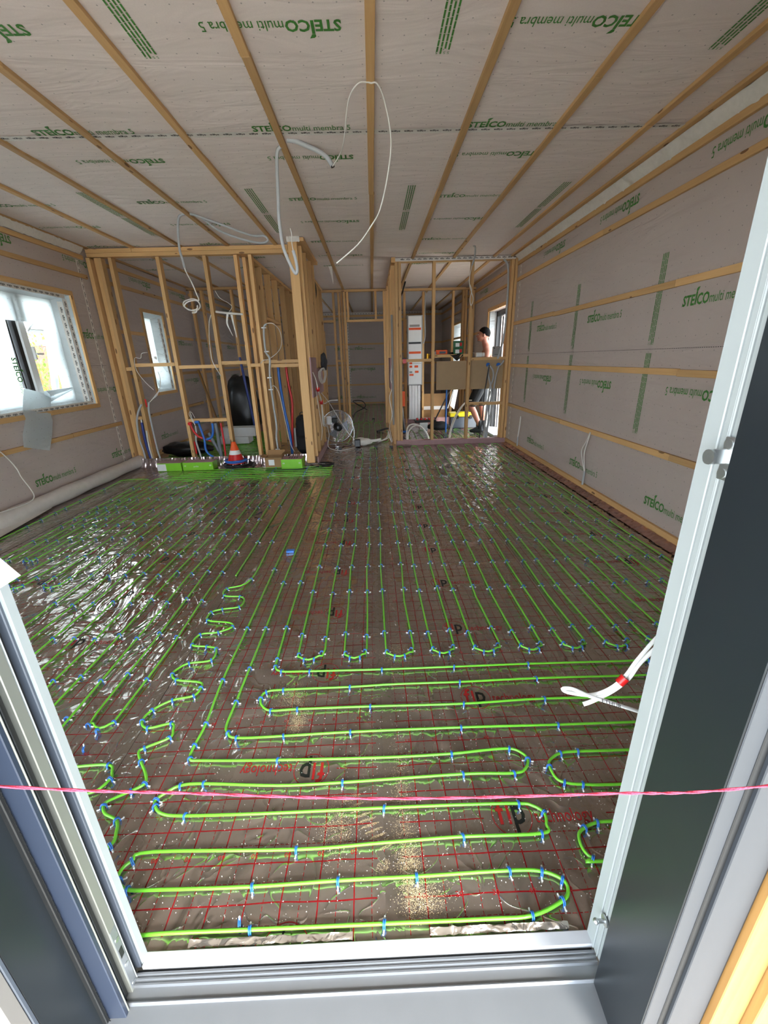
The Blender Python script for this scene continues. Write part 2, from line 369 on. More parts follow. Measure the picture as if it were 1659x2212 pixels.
def board(name, a, b, wd, th, mat, parent=None, side=None, bev=0.0015):
    """a timber from a to b (long axis local X); wd across 'side', th the other way"""
    a = Vector(a); b = Vector(b); L = (b-a).length; x = (b-a).normalized()
    side = Vector(side) if side is not None else Vector((0, 1, 0)); y = (side-x*side.dot(x)).normalized(); z = x.cross(y)
    mb = MB(); mb.box((-L/2, -wd/2, -th/2), (L/2, wd/2, th/2), bev=bev)
    o = mb.obj(name, mat, parent); c = (a+b)/2
    o.matrix_world = Matrix(((x.x, y.x, z.x, c.x), (x.y, y.y, z.y, c.y), (x.z, y.z, z.z, c.z), (0, 0, 0, 1)))
    return o
def bx(name, a, b, mat, parent=None, bev=0.002):
    mb = MB(); a = Vector(a); b = Vector(b); c = (a+b)/2; h = (b-a)/2; h = Vector((abs(h.x), abs(h.y), abs(h.z)))
    mb.box(-h, h, bev=bev); return mb.obj(name, mat, parent, c if parent is None or parent.location.length < 1e-9 else c-parent.location)
def hose(name, pts, r, mat, label=None, cat='cable', parent=None, n=8, sub=6, group=None):
    mb = MB(); mb.tube(pts, r, n=n, sub=sub); o = mb.obj(name, mat, parent)
    if label: tag(o, label, cat, group)
    return o
def frand(a, b): return random.uniform(a, b)
# text ---------------------------------------------------------------
_tx = {}
def text_mesh(s, bold=0.0, shear=0.0):
    k = (s, bold, shear)
    if k not in _tx:
        cu = bpy.data.curves.new('txt', 'FONT'); cu.body = s; cu.size = 1.0; cu.offset = bold; cu.shear = shear; cu.resolution_u = 2
        o = bpy.data.objects.new('txt', cu); COL.objects.link(o)
        me = bpy.data.meshes.new_from_object(o.evaluated_get(bpy.context.evaluated_depsgraph_get()))
        vs = [v.co.copy() for v in me.vertices]; fs = [tuple(p.vertices) for p in me.polygons]
        bpy.data.objects.remove(o); bpy.data.curves.remove(cu); bpy.data.meshes.remove(me)
        x0 = min(v.x for v in vs); x1 = max(v.x for v in vs); y0 = min(v.y for v in vs); y1 = max(v.y for v in vs)
        _tx[k] = ([(v.x-x0, v.y, 0) for v in vs], fs, x1-x0, y1-y0, y0)
    return _tx[k]
def put_text(mb, s, x, y, width, height=None, bold=0.0, mi=0, rot=0.0, shear=0.0):
    vs, fs, W, H, y0 = text_mesh(s, bold, shear)
    sx = width/W; sy = sx if height is None else height/H
    c, n = math.cos(rot), math.sin(rot)
    mb.add([(x+v[0]*sx*c-v[1]*sy*n, y+v[0]*sx*n+v[1]*sy*c, 0) for v in vs], fs, mi)
# ================================================================== SETTING
XL, XR, YF, YB, ZC, WT = -3.60, 2.25, 0.62, 14.5, 2.82, 0.32
def struct(name, me_or_mb, mats, parent=None):
    me = me_or_mb.mesh(name) if isinstance(me_or_mb, MB) else me_or_mb
    o = link(name, me, mats, parent)
    if parent is None: o['kind'] = 'structure'
    return o
def wall_mesh(ax, c0, c1, u0, u1, z0, z1, holes):
    """wall slab between c0..c1 on axis ax, spanning u, z, with rectangular holes (u0,u1,z0,z1)"""
    us = sorted({u0, u1, *[h[0] for h in holes], *[h[1] for h in holes]}); zs = sorted({z0, z1, *[h[2] for h in holes], *[h[3] for h in holes]})
    mb = MB()
    for i in range(len(us)-1):
        for j in range(len(zs)-1):
            cu, cz = (us[i]+us[i+1])/2, (zs[j]+zs[j+1])/2
            if any(h[0] < cu < h[1] and h[2] < cz < h[3] for h in holes): continue
            if ax == 0: mb.box((c0, us[i], zs[j]), (c1, us[i+1], zs[j+1]))
            else: mb.box((us[i], c0, zs[j]), (us[i+1], c1, zs[j+1]))
    return mb
mb = MB(); mb.box((XL-WT, YF+0.005, -0.25), (XR+WT, YB+WT, -0.004))
floor = struct('floor', mb, M['concrete'])
mb = MB(); mb.box((XL-WT, 0.40, ZC), (XR+WT, YB+WT, ZC+0.25))
ceiling = struct('ceiling', mb, M['ceil'])
H_L = [(3.95, 5.69, 0.96, 2.215), (7.36, 8.02, 0.98, 2.20)]
wall_left = struct('wall_left', wall_mesh(0, XL-WT, XL, 0.40, YB+WT, -0.25, ZC, H_L), M['mx'])
H_R = [(7.60, 8.70, 0.0, 2.19), (11.30, 12.34, 0.9, 2.20)]
wall_right = struct('wall_right', wall_mesh(0, XR, XR+WT, 0.40, YB+WT, -0.25, ZC, H_R), M['mx'])
wall_back = struct('wall_back', wall_mesh(1, YB, YB+WT, XL, XR, -0.25, ZC, [(-1.95, -1.52, 1.0, 2.24)]), M['my'])
wall_front = struct('wall_front', wall_mesh(1, 0.41, YF, XL, XR, -0.25, ZC, [(-0.68, 0.57, -0.25, 2.06), (-2.1, -0.98, 0.05, 2.2)]), M['my'])  # door opening, plus an unseen window opening added to let in more daylight
mb = MB(); mb.box((-6, -2.35, 2.45), (5, 0.40, 2.60)); sky_blocker = struct('added_sky_blocker', mb, M['concrete'])  # unseen slab above the door, added to keep skylight off the jambs
# foil sheets, each its own piece, alternating print direction
SHEETS = []
x0 = 0.010
for k in range(-4, 3):
    a = x0+1.03*k; SHEETS.append((max(a, XL+0.004), min(a+1.03, XR-0.004), a, k))
def logo_geom():
    mb = MB()
    put_text(mb, 'f', -0.002, 0.0, 0.030, 0.078, bold=0.01, mi=0)
    mb.add([(0.033, -0.001, 0), (0.042, -0.001, 0), (0.042, 0.066, 0), (0.033, 0.066, 0)], [(0, 1, 2, 3)], 0)
    put_text(mb, 'p', 0.050, 0.0, 0.040, 0.085, bold=0.01, mi=1)
    put_text(mb, 'technology', 0.118, 0.0, 0.19, 0.056, mi=0)
    n = 40; c = (0.047, 0.026); vs = []
    for r in (0.062, 0.0645):
        for i in range(n): vs.append((c[0]+r*math.cos(2*PI*i/n), c[1]+r*math.sin(2*PI*i/n), 0))
    mb.add(vs, [(i, (i+1) % n, n+(i+1) % n, n+i) for i in range(n)], 0)
    return mb
LG = logo_geom()
def stamp(dst, src, x, y, s=1.0, rot=0.0, mo=0):
    c, n = math.cos(rot)*s, math.sin(rot)*s
    k = len(dst.v); dst.v += [(x+v[0]*c-v[1]*n, y+v[0]*n+v[1]*c, v[2]) for v in src.v]
    for f, m_ in zip(src.f, src.m): dst.f.append(tuple(i+k for i in f)); dst.m.append(m_+mo); dst.sm.append(False)
NUM = {}
for q in range(10, 100, 10):
    t_ = MB(); put_text(t_, str(q), 0, 0, 0.020, 0.013); NUM[q] = t_
for (a, b, a0, k) in SHEETS:
    up = (k % 2 == 0)
    lx0, lx1 = (a0+0.30, a0+0.70) if up else (a0+0.40, a0+0.84)
    ly = 0.94 if up else 1.115
    m = foil('foil_print_%s' % 'abcdefg'[k+4], a0, a0+1.03, lx0, lx1, ly)
    mb = MB(); ny = 60
    mb.add([(x, y, 0) for y in (YF+0.004, YB-0.004) for x in (a, b)], [(0, 1, 3, 2)])
    sh = link('foil_sheet', mb.mesh('foil_sheet'), m, floor)
    pr = MB()
    j = 0
    while True:
        y = ly-0.505+0.505*j; j += 1
        if y > 9.5: break
        if y < 0.70 and not (k == -1): continue
        if up: stamp(pr, LG, lx0+0.045, y-0.035)
        else: stamp(pr, LG, lx1-0.045, y+0.035, rot=PI)
        yn = y-0.22 if up else y-0.27
        if 0.66 < yn < 5.0:
            for q in range(10, 100, 10):
                if up: stamp(pr, NUM[q], a0+0.002*q/10+q/100-0.032, yn)
                else: stamp(pr, NUM[q], a0+1.03-q/100+0.105-0.01, yn+0.006, rot=PI)
    pr.v = [(v[0], v[1], 0.0009) for v in pr.v]
    kp_ = [i for i, f in enumerate(pr.f) if all(pr.v[q][1] > YF+0.016 and a+0.005 < pr.v[q][0] < b-0.005 for q in f)]
    pr.f = [pr.f[i] for i in kp_]; pr.m = [pr.m[i] for i in kp_]; pr.sm = [pr.sm[i] for i in kp_]
    if a0 > -3.2 and a0 < 2.1: link('printed_lettering', pr.mesh('lettering'), [M['red_print'], M['black_print']], sh)
    # clear seam tape
    if a > XL+0.1:
        tb = MB(); n_ = 60
        for i in range(n_):
            y0_, y1_ = YF+0.01+i*0.12, YF+0.01+(i+1)*0.12
            tb.add([(a-0.022, y0_, 0.0016), (a+0.026, y0_, 0.0016), (a+0.026, y1_, 0.0016), (a-0.022, y1_, 0.0016)], [(0, 1, 2, 3)])
        link('seam_tape', tb.mesh('seam_tape'), M['seam'], sh)
# ceiling battens (children of the ceiling), each run made of butted lengths
def batten_run(parent, p0, p1, wd, th, side, mat='wood2'):
    p0 = Vector(p0); p1 = Vector(p1); L = (p1-p0).length; t = 0.0
    cuts = [0.0]
    while cuts[-1] < L-0.5: cuts.append(min(L, cuts[-1]+frand(1.6, 3.9)))
    if cuts[-1] < L: cuts[-1] = L
    for a, b in zip(cuts, cuts[1:]):
        d = (p1-p0).normalized(); j = Vector(side)*frand(-0.004, 0.004)
        nm = 'batten'
        board(nm, p0+d*(a+0.001)+j, p0+d*(b-0.001)+j, wd, th, M[mat], parent, side)
for i, X in enumerate([-3.56, -2.985, -2.385, -1.79, -1.18, -0.567, 0.043, 0.655, 1.27, 1.88, 2.15]):
    batten_run(ceiling, (X, 1.0, ZC-0.011), (X, YB-0.02, ZC-0.011), 0.045, 0.022, (1, 0, 0))
# wall battens
for zc_, th in ((0.045, 0.028), (0.645, 0.024), (1.252, 0.024), (1.868, 0.024), (2.478, 0.024), (2.695, 0.026)):
    segs = [(1.0, 7.12), (7.28, YB-0.02)] if zc_ > 2.3 else [(1.0, 7.12), (7.28, 7.54), (8.76, YB-0.02)]
    for s0, s1 in segs: batten_run(wall_right, (XR-th/2, s0, zc_), (XR-th/2, s1, zc_), 0.048 if zc_ > 0.1 else 0.07, th, (0, 0, 1), 'wood')
for zc_ in (0.645, 1.252, 1.868, 2.478, 2.695):
    if zc_ < 0.9 or zc_ > 2.3: segs = [(1.0, 6.12), (6.28, 9.2), (9.35, YB-0.02)]
    else: segs = [(1.0, 3.90), (5.75, 6.12), (6.28, 7.29), (8.09, 9.2), (9.35, YB-0.02)]
    for s0, s1 in segs: batten_run(wall_left, (XL+0.012, s0, zc_), (XL+0.012, s1, zc_), 0.048, 0.024, (0, 0, 1), 'wood')
batten_run(wall_left, (XL+0.014, 6.3, 0.04), (XL+0.014, 9.2, 0.04), 0.07, 0.028, (0, 0, 1), 'wood')
for zc_ in (0.04, 0.63, 1.25, 1.88, 2.70): batten_run(wall_back, (XL+0.02, YB-0.012, zc_), (XR-0.02, YB-0.012, zc_), 0.048, 0.024, (0, 0, 1), 'wood')
# crumpled tape along the wall heads
def crumple(name, p0, p1, wv, off, amp, n, mat, parent):
    p0 = Vector(p0); p1 = Vector(p1); wv = Vector(wv); off = Vector(off); mb = MB(); vs = []
    for i in range(n+1):
        p = p0.lerp(p1, i/n)
        for j in range(4):
            q = p+wv*(j/3)+off*amp*(noise.noise(Vector((i*0.9, j*1.7, p0.x)))+0.6)
            vs.append(q)
    mb.add(vs, [(i*4+j, i*4+j+1, (i+1)*4+j+1, (i+1)*4+j) for i in range(n) for j in range(3)], 0, True)
    return mb.obj(name, mat, parent)
crumple('corner_tape', (XR-0.005, 1.0, 2.735), (XR-0.005, 7.1, 2.735), (-0.06, 0, 0.075), (-1, 0, -1), 0.02, 140, M['tape'], wall_right)
crumple('corner_tape', (XL+0.005, 1.0, 2.735), (XL+0.005, 6.1, 2.735), (0.05, 0, 0.075), (1, 0, -1), 0.015, 120, M['tape'], wall_left)
# ceiling joint tape with its print
def tape_strip(parent, p0, u, v, L, wdt, text='siga', step=0.085, rows=1, shear=0.0):
    """p0 corner, u along, v across; black print repeated"""
    u = Vector(u).normalized(); v = Vector(v).normalized(); nrm = u.cross(v); p0 = Vector(p0); mb = MB(); n = max(2, int(L/0.05)); vs = []
    for i in range(n+1):
        jt = 0.004*noise.noise(Vector((i*0.37, p0.x, p0.y)))
        for e in (0, 1): vs.append(p0+u*(L*i/n)+v*(wdt*e+jt)+nrm*0.001)
    mb.add(vs, [(2*i, 2*i+2, 2*i+3, 2*i+1) for i in range(n)])
    t = MB(); k = 0
    while 0.01+k*step < L-0.06:
        put_text(t, text, 0.01+k*step, wdt*0.32, 0.06, 0.026, bold=0.02); k += 1
    o = link('joint_tape', mb.mesh('tape'), M['tape'], parent)
    t.v = [tuple(p0+u*q[0]+v*q[1]+nrm*0.0022) for q in t.v]
    link('printed_lettering', t.mesh('tape_print'), M['black_print'], o)
    return o
tape_strip(ceiling, (2.2, 3.432, ZC-0.006), (-1, 0, 0), (0, 1, 0), 5.7, 0.06)
# overlap of the second membrane and the torn edge
mb = MB(); vs = []; n = 80
for i in range(n+1):
    x = XL+0.02+(XR-XL-0.04)*i/n
    vs += [(x, 3.46, ZC-0.0015), (x, 3.60, ZC-0.006-0.004*noise.noise(Vector((x*3, 0, 0)))), (x, 3.755+0.01*noise.noise(Vector((x*2, 5, 0))), ZC-0.003)]
mb.add(vs, [(i*3+j, i*3+j+1, i*3+j+4, i*3+j+3) for i in range(n) for j in (0, 1)], 0, True)
mb.obj('membrane_lap', M['lit'] if False else M['ceil'], ceiling)
# printed membrane lettering
def steico():
    mb = MB()
    put_text(mb, 'STE', 0.0, 0.0, 0.118, 0.072, bold=0.03)
    mb.box((0.122, 0, 0), (0.136, 0.082, 0.0001)); mb.add([(0.122, 0.084, 0), (0.136, 0.084, 0), (0.150, 0.112, 0), (0.128, 0.108, 0), (0.119, 0.098, 0)], [(0, 1, 2, 3, 4)])
    put_text(mb, 'CO', 0.140, 0.0, 0.112, 0.074, bold=0.03)
    put_text(mb, 'multi membra 5', 0.258, 0.0, 0.375, 0.062, bold=0.002)
    return mb.mesh('lettering')
ST = steico(); ST.materials.append(M['green_print'])
def stripes():
    mb = MB()
    for c in range(4):
        y = 0.0
        while y < 0.60:
            l = frand(0.03, 0.05); mb.add([(c*0.019, y, 0), (c*0.019+0.009, y, 0), (c*0.019+0.009, y+l, 0), (c*0.019, y+l, 0)], [(0, 1, 2, 3)]); y += l+0.004
        put_text(mb, '5', c*0.019, 0.63, 0.010)
    return mb.mesh('stripe_print')
SG = stripes(); SG.materials.append(M['green_print'])
def place(me, parent, org, u, v):
    u = Vector(u); v = Vector(v); nn = u.cross(v)
    o = link('printed_lettering', me, M['green_print'], parent)
    o.matrix_world = Matrix(((u.x, v.x, nn.x, org[0]), (u.y, v.y, nn.y, org[1]), (u.z, v.z, nn.z, org[2]), (0, 0, 0, 1)))
zc_ = ZC-0.0025
for k in range(-2, 2):
    a = -0.72+1.395*k
    for y in (3.42, 4.70, 6.17, 7.6, 9.2):
        if a > XL: place(ST, ceiling, (a, y, zc_ - (0.0) ), (1, 0, 0), (0, -1, 0)) if False else None
# seen from below, text reads with u to the right and v towards the door or away from it
for k in range(-2, 2):
    a = -0.725+1.395*k
    for y in (3.44, 4.71, 6.20, 7.65):
        if a > XL and a < 1.7: place(ST, ceiling, (a, y, zc_), (1, 0, 0), (0, -1, 0))
    for y in (2.495, 3.80, 5.33, 6.9):
        b = a+0.635
        if b-0.635 > XL-0.1 and b < 2.2: place(ST, ceiling, (b, y, zc_), (-1, 0, 0), (0, 1, 0))
for X in (-2.50, -1.055, 0.37, 1.74):
    for y0 in (2.08, 4.40, 5.1): place(SG, ceiling, (X, y0, zc_), (1, 0, 0), (0, 1, 0)) if False else place(SG, ceiling, (X+0.06, y0, zc_), (-1, 0, 0), (0, 1, 0))
for y in (2.66, 4.08, 5.50, 8.9, 10.3):
    for z in (1.70, 0.205): place(ST, wall_right, (XR-0.003, y+0.635, z), (0, -1, 0), (0, 0, 1))
    for z in (1.145, 2.63): place(ST, wall_right, (XR-0.003, y, z), (0, 1, 0), (0, 0, -1))
for y in (3.62, 5.03, 6.43): 
    place(SG, wall_right, (XR-0.003, y, 2.10), (0, -1, 0), (0, 0, -1)); place(SG, wall_right, (XR-0.003, y, 1.39), (0, -1, 0), (0, 0, -1))
for y in (2.9, 4.36, 5.745, 7.18, 8.52, 9.9, 11.3):
    for z in (1.75, 0.225):
        if z > 0.9 and y in (4.36, 7.18, 2.9): continue
        place(ST, wall_left, (XL+0.003, y, z), (0, 1, 0), (0, 0, 1))
    for z in (1.14, 2.655):
        if z < 2 and y in (4.36, 7.18, 2.9): continue
        place(ST, wall_left, (XL+0.003, y+0.635, z), (0, -1, 0), (0, 0, -1))
for x in (-3.2, -1.2, -0.55, 1.0):
    for z in (1.71, 0.2): place(ST, wall_back, (x, YB-0.003, z), (1, 0, 0), (0, 0, 1))
    for z in (1.15, 2.62): place(ST, wall_back, (x+0.635, YB-0.003, z), (-1, 0, 0), (0, 0, -1))
# dotted lap line on the walls
for wo, X, y0, y1 in ((wall_right, XR-0.003, 1.0, 7.1), (wall_left, XL+0.003, 5.75, 6.1)):
    mb = MB(); y = y0
    while y < y1:
        mb.add([(X, y, 1.418), (X, y+0.012, 1.418), (X, y+0.012, 1.422), (X, y, 1.422)], [(0, 1, 2, 3)]); y += 0.02
    mb.obj('printed_line', M['black_print'], wo)
tape_strip(wall_left, (XL+0.004, 6.03, 0.1), (0, 0, 1), (0, -1, 0), 2.55, 0.05)
tape_strip(wall_right, (XR-0.004, 6.98, 0.1), (0, 0, 1), (0, 1, 0), 2.55, 0.05)
tape_strip(wall_back, (-0.72, YB-0.004, 0.1), (0, 0, 1), (-1, 0, 0), 2.6, 0.05)
tape_strip(wall_back, (XL+0.1, YB-0.004, 2.74), (1, 0, 0), (0, 0, 1), 5.6, 0.05)

crumple('foil_edge', (XR-0.10, 0.9, 0.002), (XR-0.10, 7.05, 0.002), (0.075, 0, 0.028), (-0.6, 0, 0.6), 0.018, 420, M['copperfoil'], floor)
crumple('film_edge', (-0.52, 0.637, 0.0015), (-0.1, 0.637, 0.0015), (0, 0.013, 0.006), (0, 0.2, 1), 0.005, 30, M['seam'], floor)
crumple('film_edge', (0.10, 0.637, 0.0015), (0.46, 0.637, 0.0015), (0, 0.013, 0.008), (0, 0.2, 1), 0.006, 30, M['seam'], floor)
# ================================================================== WINDOWS
def window_lining(name, wall_o, ax, face, inner, u0, u1, z0, z1, mat, hole=None, frame_w=0.05, outward=1):
    """backlit membrane box lining an opening; ax 0: wall normal x (u = y), ax 1: wall normal y (u = x)"""
    P = (lambda c, u, z: (c, u, z)) if ax == 0 else (lambda c, u, z: (u, c, z))
    o = bpy.data.objects.new(name, None); COL.objects.link(o); o['kind'] = 'structure'
    i = 0.05; mb = MB()
    ru0, ru1, rz0, rz1 = u0+i, u1-i, z0+i, z1-i
    A = [P(face, u0, z0), P(face, u1, z0), P(face, u1, z1), P(face, u0, z1)]; B = [P(inner, ru0, rz0), P(inner, ru1, rz0), P(inner, ru1, rz1), P(inner, ru0, rz1)]
    mb.add(A+B, [(k, (k+1) % 4, 4+(k+1) % 4, 4+k) for k in range(4)])
    outer = [Vector((u, z, 0)) for u, z in ((ru0, rz0), (ru1, rz0), (ru1, rz1), (ru0, rz1))]
    if hole:
        hv = [Vector((u, z, 0)) for u, z in hole]; tri = tessellate_polygon([outer, hv]); al = outer+hv
    else: tri = [(0, 1, 2), (0, 2, 3)]; al = outer
    vs = []
    for q in al: vs.append(P(inner, q.x, q.y))
    mb.add(vs, [tuple(t) for t in tri])
    mb.obj('membrane_lining', mat, o)
    # timber frame on the wall face
    t = 0.022*outward; f = face
    for (a, b, sd_) in ((P(f+t/2, u0-frame_w, z0-frame_w/2), P(f+t/2, u1+frame_w, z0-frame_w/2), 0), (P(f+t/2, u0-frame_w, z1+frame_w/2), P(f+t/2, u1+frame_w, z1+frame_w/2), 0),
                   (P(f+t/2, u0-frame_w/2, z0), P(f+t/2, u0-frame_w/2, z1), 1), (P(f+t/2, u1+frame_w/2, z0), P(f+t/2, u1+frame_w/2, z1), 1)):
        board('frame_board', a, b, frame_w, 0.022, M['wood'], o, (0, 0, 1) if sd_ == 0 else P(0, 1, 0))
    return o
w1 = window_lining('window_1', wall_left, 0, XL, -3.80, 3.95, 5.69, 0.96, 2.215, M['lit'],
                   hole=[(4.88, 1.89), (5.47, 1.89), (5.47, 1.72), (5.43, 1.50), (5.42, 1.36), (5.46, 1.26), (5.49, 1.19), (5.24, 1.10), (5.05, 1.14), (4.845, 1.21)])
tape_strip(w1, (XL+0.002, 5.655, 0.97), (-0.02, 0, 1), (-0.35, -1, 0), 1.2, 0.055)
tape_strip(w1, (XL-0.03, 5.61, 0.99), (-0.02, 0, 1), (-1.2, -1, 0), 1.15, 0.05)
tape_strip(w1, (XL+0.002, 4.0, 2.17), (0, 1, 0), (0, 0, 1), 1.6, 0.045)
tape_strip(w1, (XL+0.002, 4.0, 0.955), (0, 1, 0), (0, 0, 1), 1.6, 0.045)
place(ST, w1, (-3.797, 4.80, 1.80-0.28), (0, 0.0, -1), (0, 1, 0)); place(ST, w1, (-3.797, 5.585, 0.72), (0, 0, 1), (0, -1, 0)) if False else None
def win_frame(parent, x, y0, y1, z0, z1, t=0.07):
    mb = MB()
    for a, b in (((x, y0, z0), (x-0.07, y0+t, z1)), ((x, y1-t, z0), (x-0.07, y1, z1)), ((x, y0, z0), (x-0.07, y1, z0+t)), ((x, y0, z1-t), (x-0.07, y1, z1))): mb.box(a, b, bev=0.004)
    return mb.obj('window_frame', M['white'], parent)
win_frame(w1, -3.845, 3.97, 5.67, 0.98, 2.20)
# centre mullion, dark sash edge and the opened white sash
bx('mullion', (-3.93, 5.10, 1.0), (-3.845, 5.19, 2.18), M['white'], w1)
bx('sash_edge', (-3.93, 5.02, 1.0), (-3.85, 5.075, 2.18), M['black'], w1)
bx('sash_edge', (-3.93, 4.955, 1.0), (-3.86, 4.975, 2.18), M['black'], w1)
sash = MB(); R = Matrix.Translation((-3.90, 5.19, 0)) @ Matrix.Rotation(math.radians(-12), 4, 'X')
for a, b in (((-0.03, 0, 1.05), (0.03, 0.06, 2.12)), ((-0.03, 0.0, 2.05), (0.03, 0.46, 2.12))): sash.box(a, b, bev=0.004, mat=R)
sash.obj('sash', M['white'], w1)
bx('handle', (-3.86, 5.19, 1.50), (-3.82, 5.21, 1.64), M['white'], w1); bx('handle_grip', (-3.84, 5.195, 1.55), (-3.80, 5.30, 1.572), M['white'], w1)
hose('stay_arm', [(-3.86, 5.22, 1.80), (-3.86, 5.32, 1.88), (-3.86, 5.40, 1.93)], 0.012, M['white'], parent=w1, sub=3)
mb = MB(); mb.box((-3.905, 4.0, 1.0), (-3.895, 5.62, 2.16)); mb.obj('glass_pane', M['glass'], w1)
# cut-out flap hanging down over the timber
fl = MB(); rows = [((-3.797, 4.85, 1.205), (-3.797, 5.22, 1.11)), ((-3.70, 4.66, 1.10), (-3.70, 5.05, 1.02)), ((-3.575, 4.46, 0.99), (-3.575, 4.83, 0.93)), ((-3.545, 4.43, 0.93), (-3.545, 4.79, 0.86)), ((-3.555, 4.34, 0.78), (-3.552, 4.72, 0.70)), ((-3.55, 4.30, 0.66), (-3.55, 4.62, 0.56))]
vs = []
for i, (a, b) in enumerate(rows):
    for j in range(7):
        q = Vector(a).lerp(Vector(b), j/6); q.x += 0.012*noise.noise(Vector((i*0.8, j*0.6, 3))); vs.append(q)
fl.add(vs, [(i*7+j, i*7+j+1, (i+1)*7+j+1, (i+1)*7+j) for i in range(len(rows)-1) for j in range(6)], 0, True)
k = len(fl.v); vs = []
for i in range(9):
    s = i/8
    for j in range(12):
        t = j/11*PI*1.5; r = 0.012+0.05*(1-s)
        c = Vector((-3.76, 5.10, 1.10)).lerp(Vector((-3.70, 5.47, 1.165)), s)
        vs.append(c+Vector((math.cos(t)*r*0.5+0.01, -math.sin(t)*r*0.4, math.sin(t)*r)))
fl.add(vs, [(i*12+j, i*12+j+1, (i+1)*12+j+1, (i+1)*12+j) for i in range(8) for j in range(11)], 0, True)
fl.obj('cut_flap', M['lit'], w1)
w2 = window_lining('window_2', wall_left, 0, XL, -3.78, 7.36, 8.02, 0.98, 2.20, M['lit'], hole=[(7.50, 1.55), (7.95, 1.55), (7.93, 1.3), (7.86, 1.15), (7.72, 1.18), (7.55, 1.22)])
tape_strip(w2, (XL+0.002, 7.985, 1.0), (-0.02, 0, 1), (-0.35, -1, 0), 1.15, 0.05)
win_frame(w2, -3.84, 7.37, 8.01, 0.99, 2.19, 0.05)
bx('mullion', (-3.92, 7.66, 1.0), (-3.85, 7.72, 2.18), M['dkconduit'], w2)
mb = MB(); mb.box((-3.905, 7.4, 1.02), (-3.895, 7.98, 2.16)); mb.obj('glass_pane', M['glass'], w2)
mb = MB(); mb.add([(-3.79, 7.70, 1.54), (-3.70, 7.76, 1.50), (-3.62, 7.86, 1.30), (-3.60, 7.98, 1.22), (-3.62, 7.95, 1.0), (-3.74, 7.72, 1.05)], [(0, 1, 2, 5), (2, 3, 4, 5)], 0, True); mb.obj('cut_flap', M['lit'], w2)
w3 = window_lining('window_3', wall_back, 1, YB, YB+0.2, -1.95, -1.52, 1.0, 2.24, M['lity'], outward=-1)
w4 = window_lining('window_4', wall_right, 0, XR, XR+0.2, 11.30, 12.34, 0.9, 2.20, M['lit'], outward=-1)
# side door in the right wall
d2 = bpy.data.objects.new('door_2', None); COL.objects.link(d2); d2['kind'] = 'structure'
board('frame_board', (XR-0.011, 8.73, 0.0), (XR-0.011, 8.73, 2.25), 0.06, 0.022, M['wood'], d2, (0, 1, 0))
board('frame_board', (XR-0.011, 7.57, 0.0), (XR-0.011, 7.57, 2.25), 0.06, 0.022, M['wood'], d2, (0, 1, 0))
board('frame_board', (XR-0.011, 7.60, 2.22), (XR-0.011, 8.70, 2.22), 0.06, 0.022, M['wood'], d2, (0, 0, 1))
bx('reveal_lining', (XR+0.002, 8.66, 0), (XR+0.13, 8.70, 2.19), M['lit'], d2)
bx('door_frame', (XR+0.13, 8.60, 0), (XR+0.21, 8.70, 2.19), M['black'], d2)
bx('door_frame', (XR+0.13, 7.60, 2.10), (XR+0.21, 8.70, 2.19), M['black'], d2)
bx('door_leaf', (XR+0.22, 8.48, 0.05), (XR+0.28, 8.59, 2.10), M['alu_w'], d2)
bx('threshold', (XR-0.09, 7.62, 0.0), (XR+0.28, 8.69, 0.05), M['alu_w'], d2, bev=0.006)
# ================================================================== FRONT DOOR (the one we look through)
d1 = bpy.data.objects.new('door_1', None); COL.objects.link(d1); d1['kind'] = 'structure'
def extr_z(name, prof, z0, z1, mat, close=False, nz=1):
    mb = MB(); n = len(prof); vs = [(x, y, z) for z in (z0, z1) for x, y in prof]
    fs = [(i, (i+1) % n, n+(i+1) % n, n+i) for i in range(n if close else n-1)]
    if close: fs += [tuple(range(n))[::-1], tuple(range(n, 2*n))]
    mb.add(vs, fs); return mb.obj(name, mat, d1)
ZT, ZB = 2.25, -0.14
def rb(name, x0, x1, y0, y1, mat, z0=-0.02, z1=ZT, bev=0.0015): return bx(name, (x0, y0, z0), (x1, y1, z1), M[mat], d1, bev)
# left jamb, from the room side to the outside
rb('frame_lip', -0.66, -0.617, 0.612, 0.632, 'jamb_w', 0.0)
rb('frame_lip', -0.67, -0.622, 0.606, 0.613, 'ltgrey', 0.0)
rb('gasket', -0.67, -0.635, 0.590, 0.606, 'rubber', -0.01)
rb('frame_rib', -0.68, -0.6225, 0.5885, 0.5905, 'jamb_w', -0.01)
rb('lock_strip', -0.68, -0.6235, 0.5665, 0.588, 'keepgrey', -0.01)
rb('gasket', -0.69, -0.634, 0.556, 0.5665, 'rubber', -0.02)
rb('gasket', -0.69, -0.630, 0.553, 0.5555, 'dkgrey', -0.02)
rb('gasket', -0.69, -0.636, 0.540, 0.553, 'rubber', -0.02)
rb('outer_rib', -0.70, -0.617, 0.536, 0.540, 'keepgrey', -0.03)
rb('frame_face', -0.72, -0.6175, 0.526, 0.536, 'slate', -0.06)
rb('brush_backing', -0.70, -0.6555, 0.517, 0.526, 'rubber', -0.06)
rb('sliding_leaf', -0.70, -0.665, 0.428, 0.519, 'dkgrey', -0.07)
rb('leaf_edge', -0.71, -0.663, 0.420, 0.4275, 'ltgrey', -0.07)
rb('outer_cladding', -0.95, -0.664, 0.395, 0.4195, 'outgrey2', -0.2)
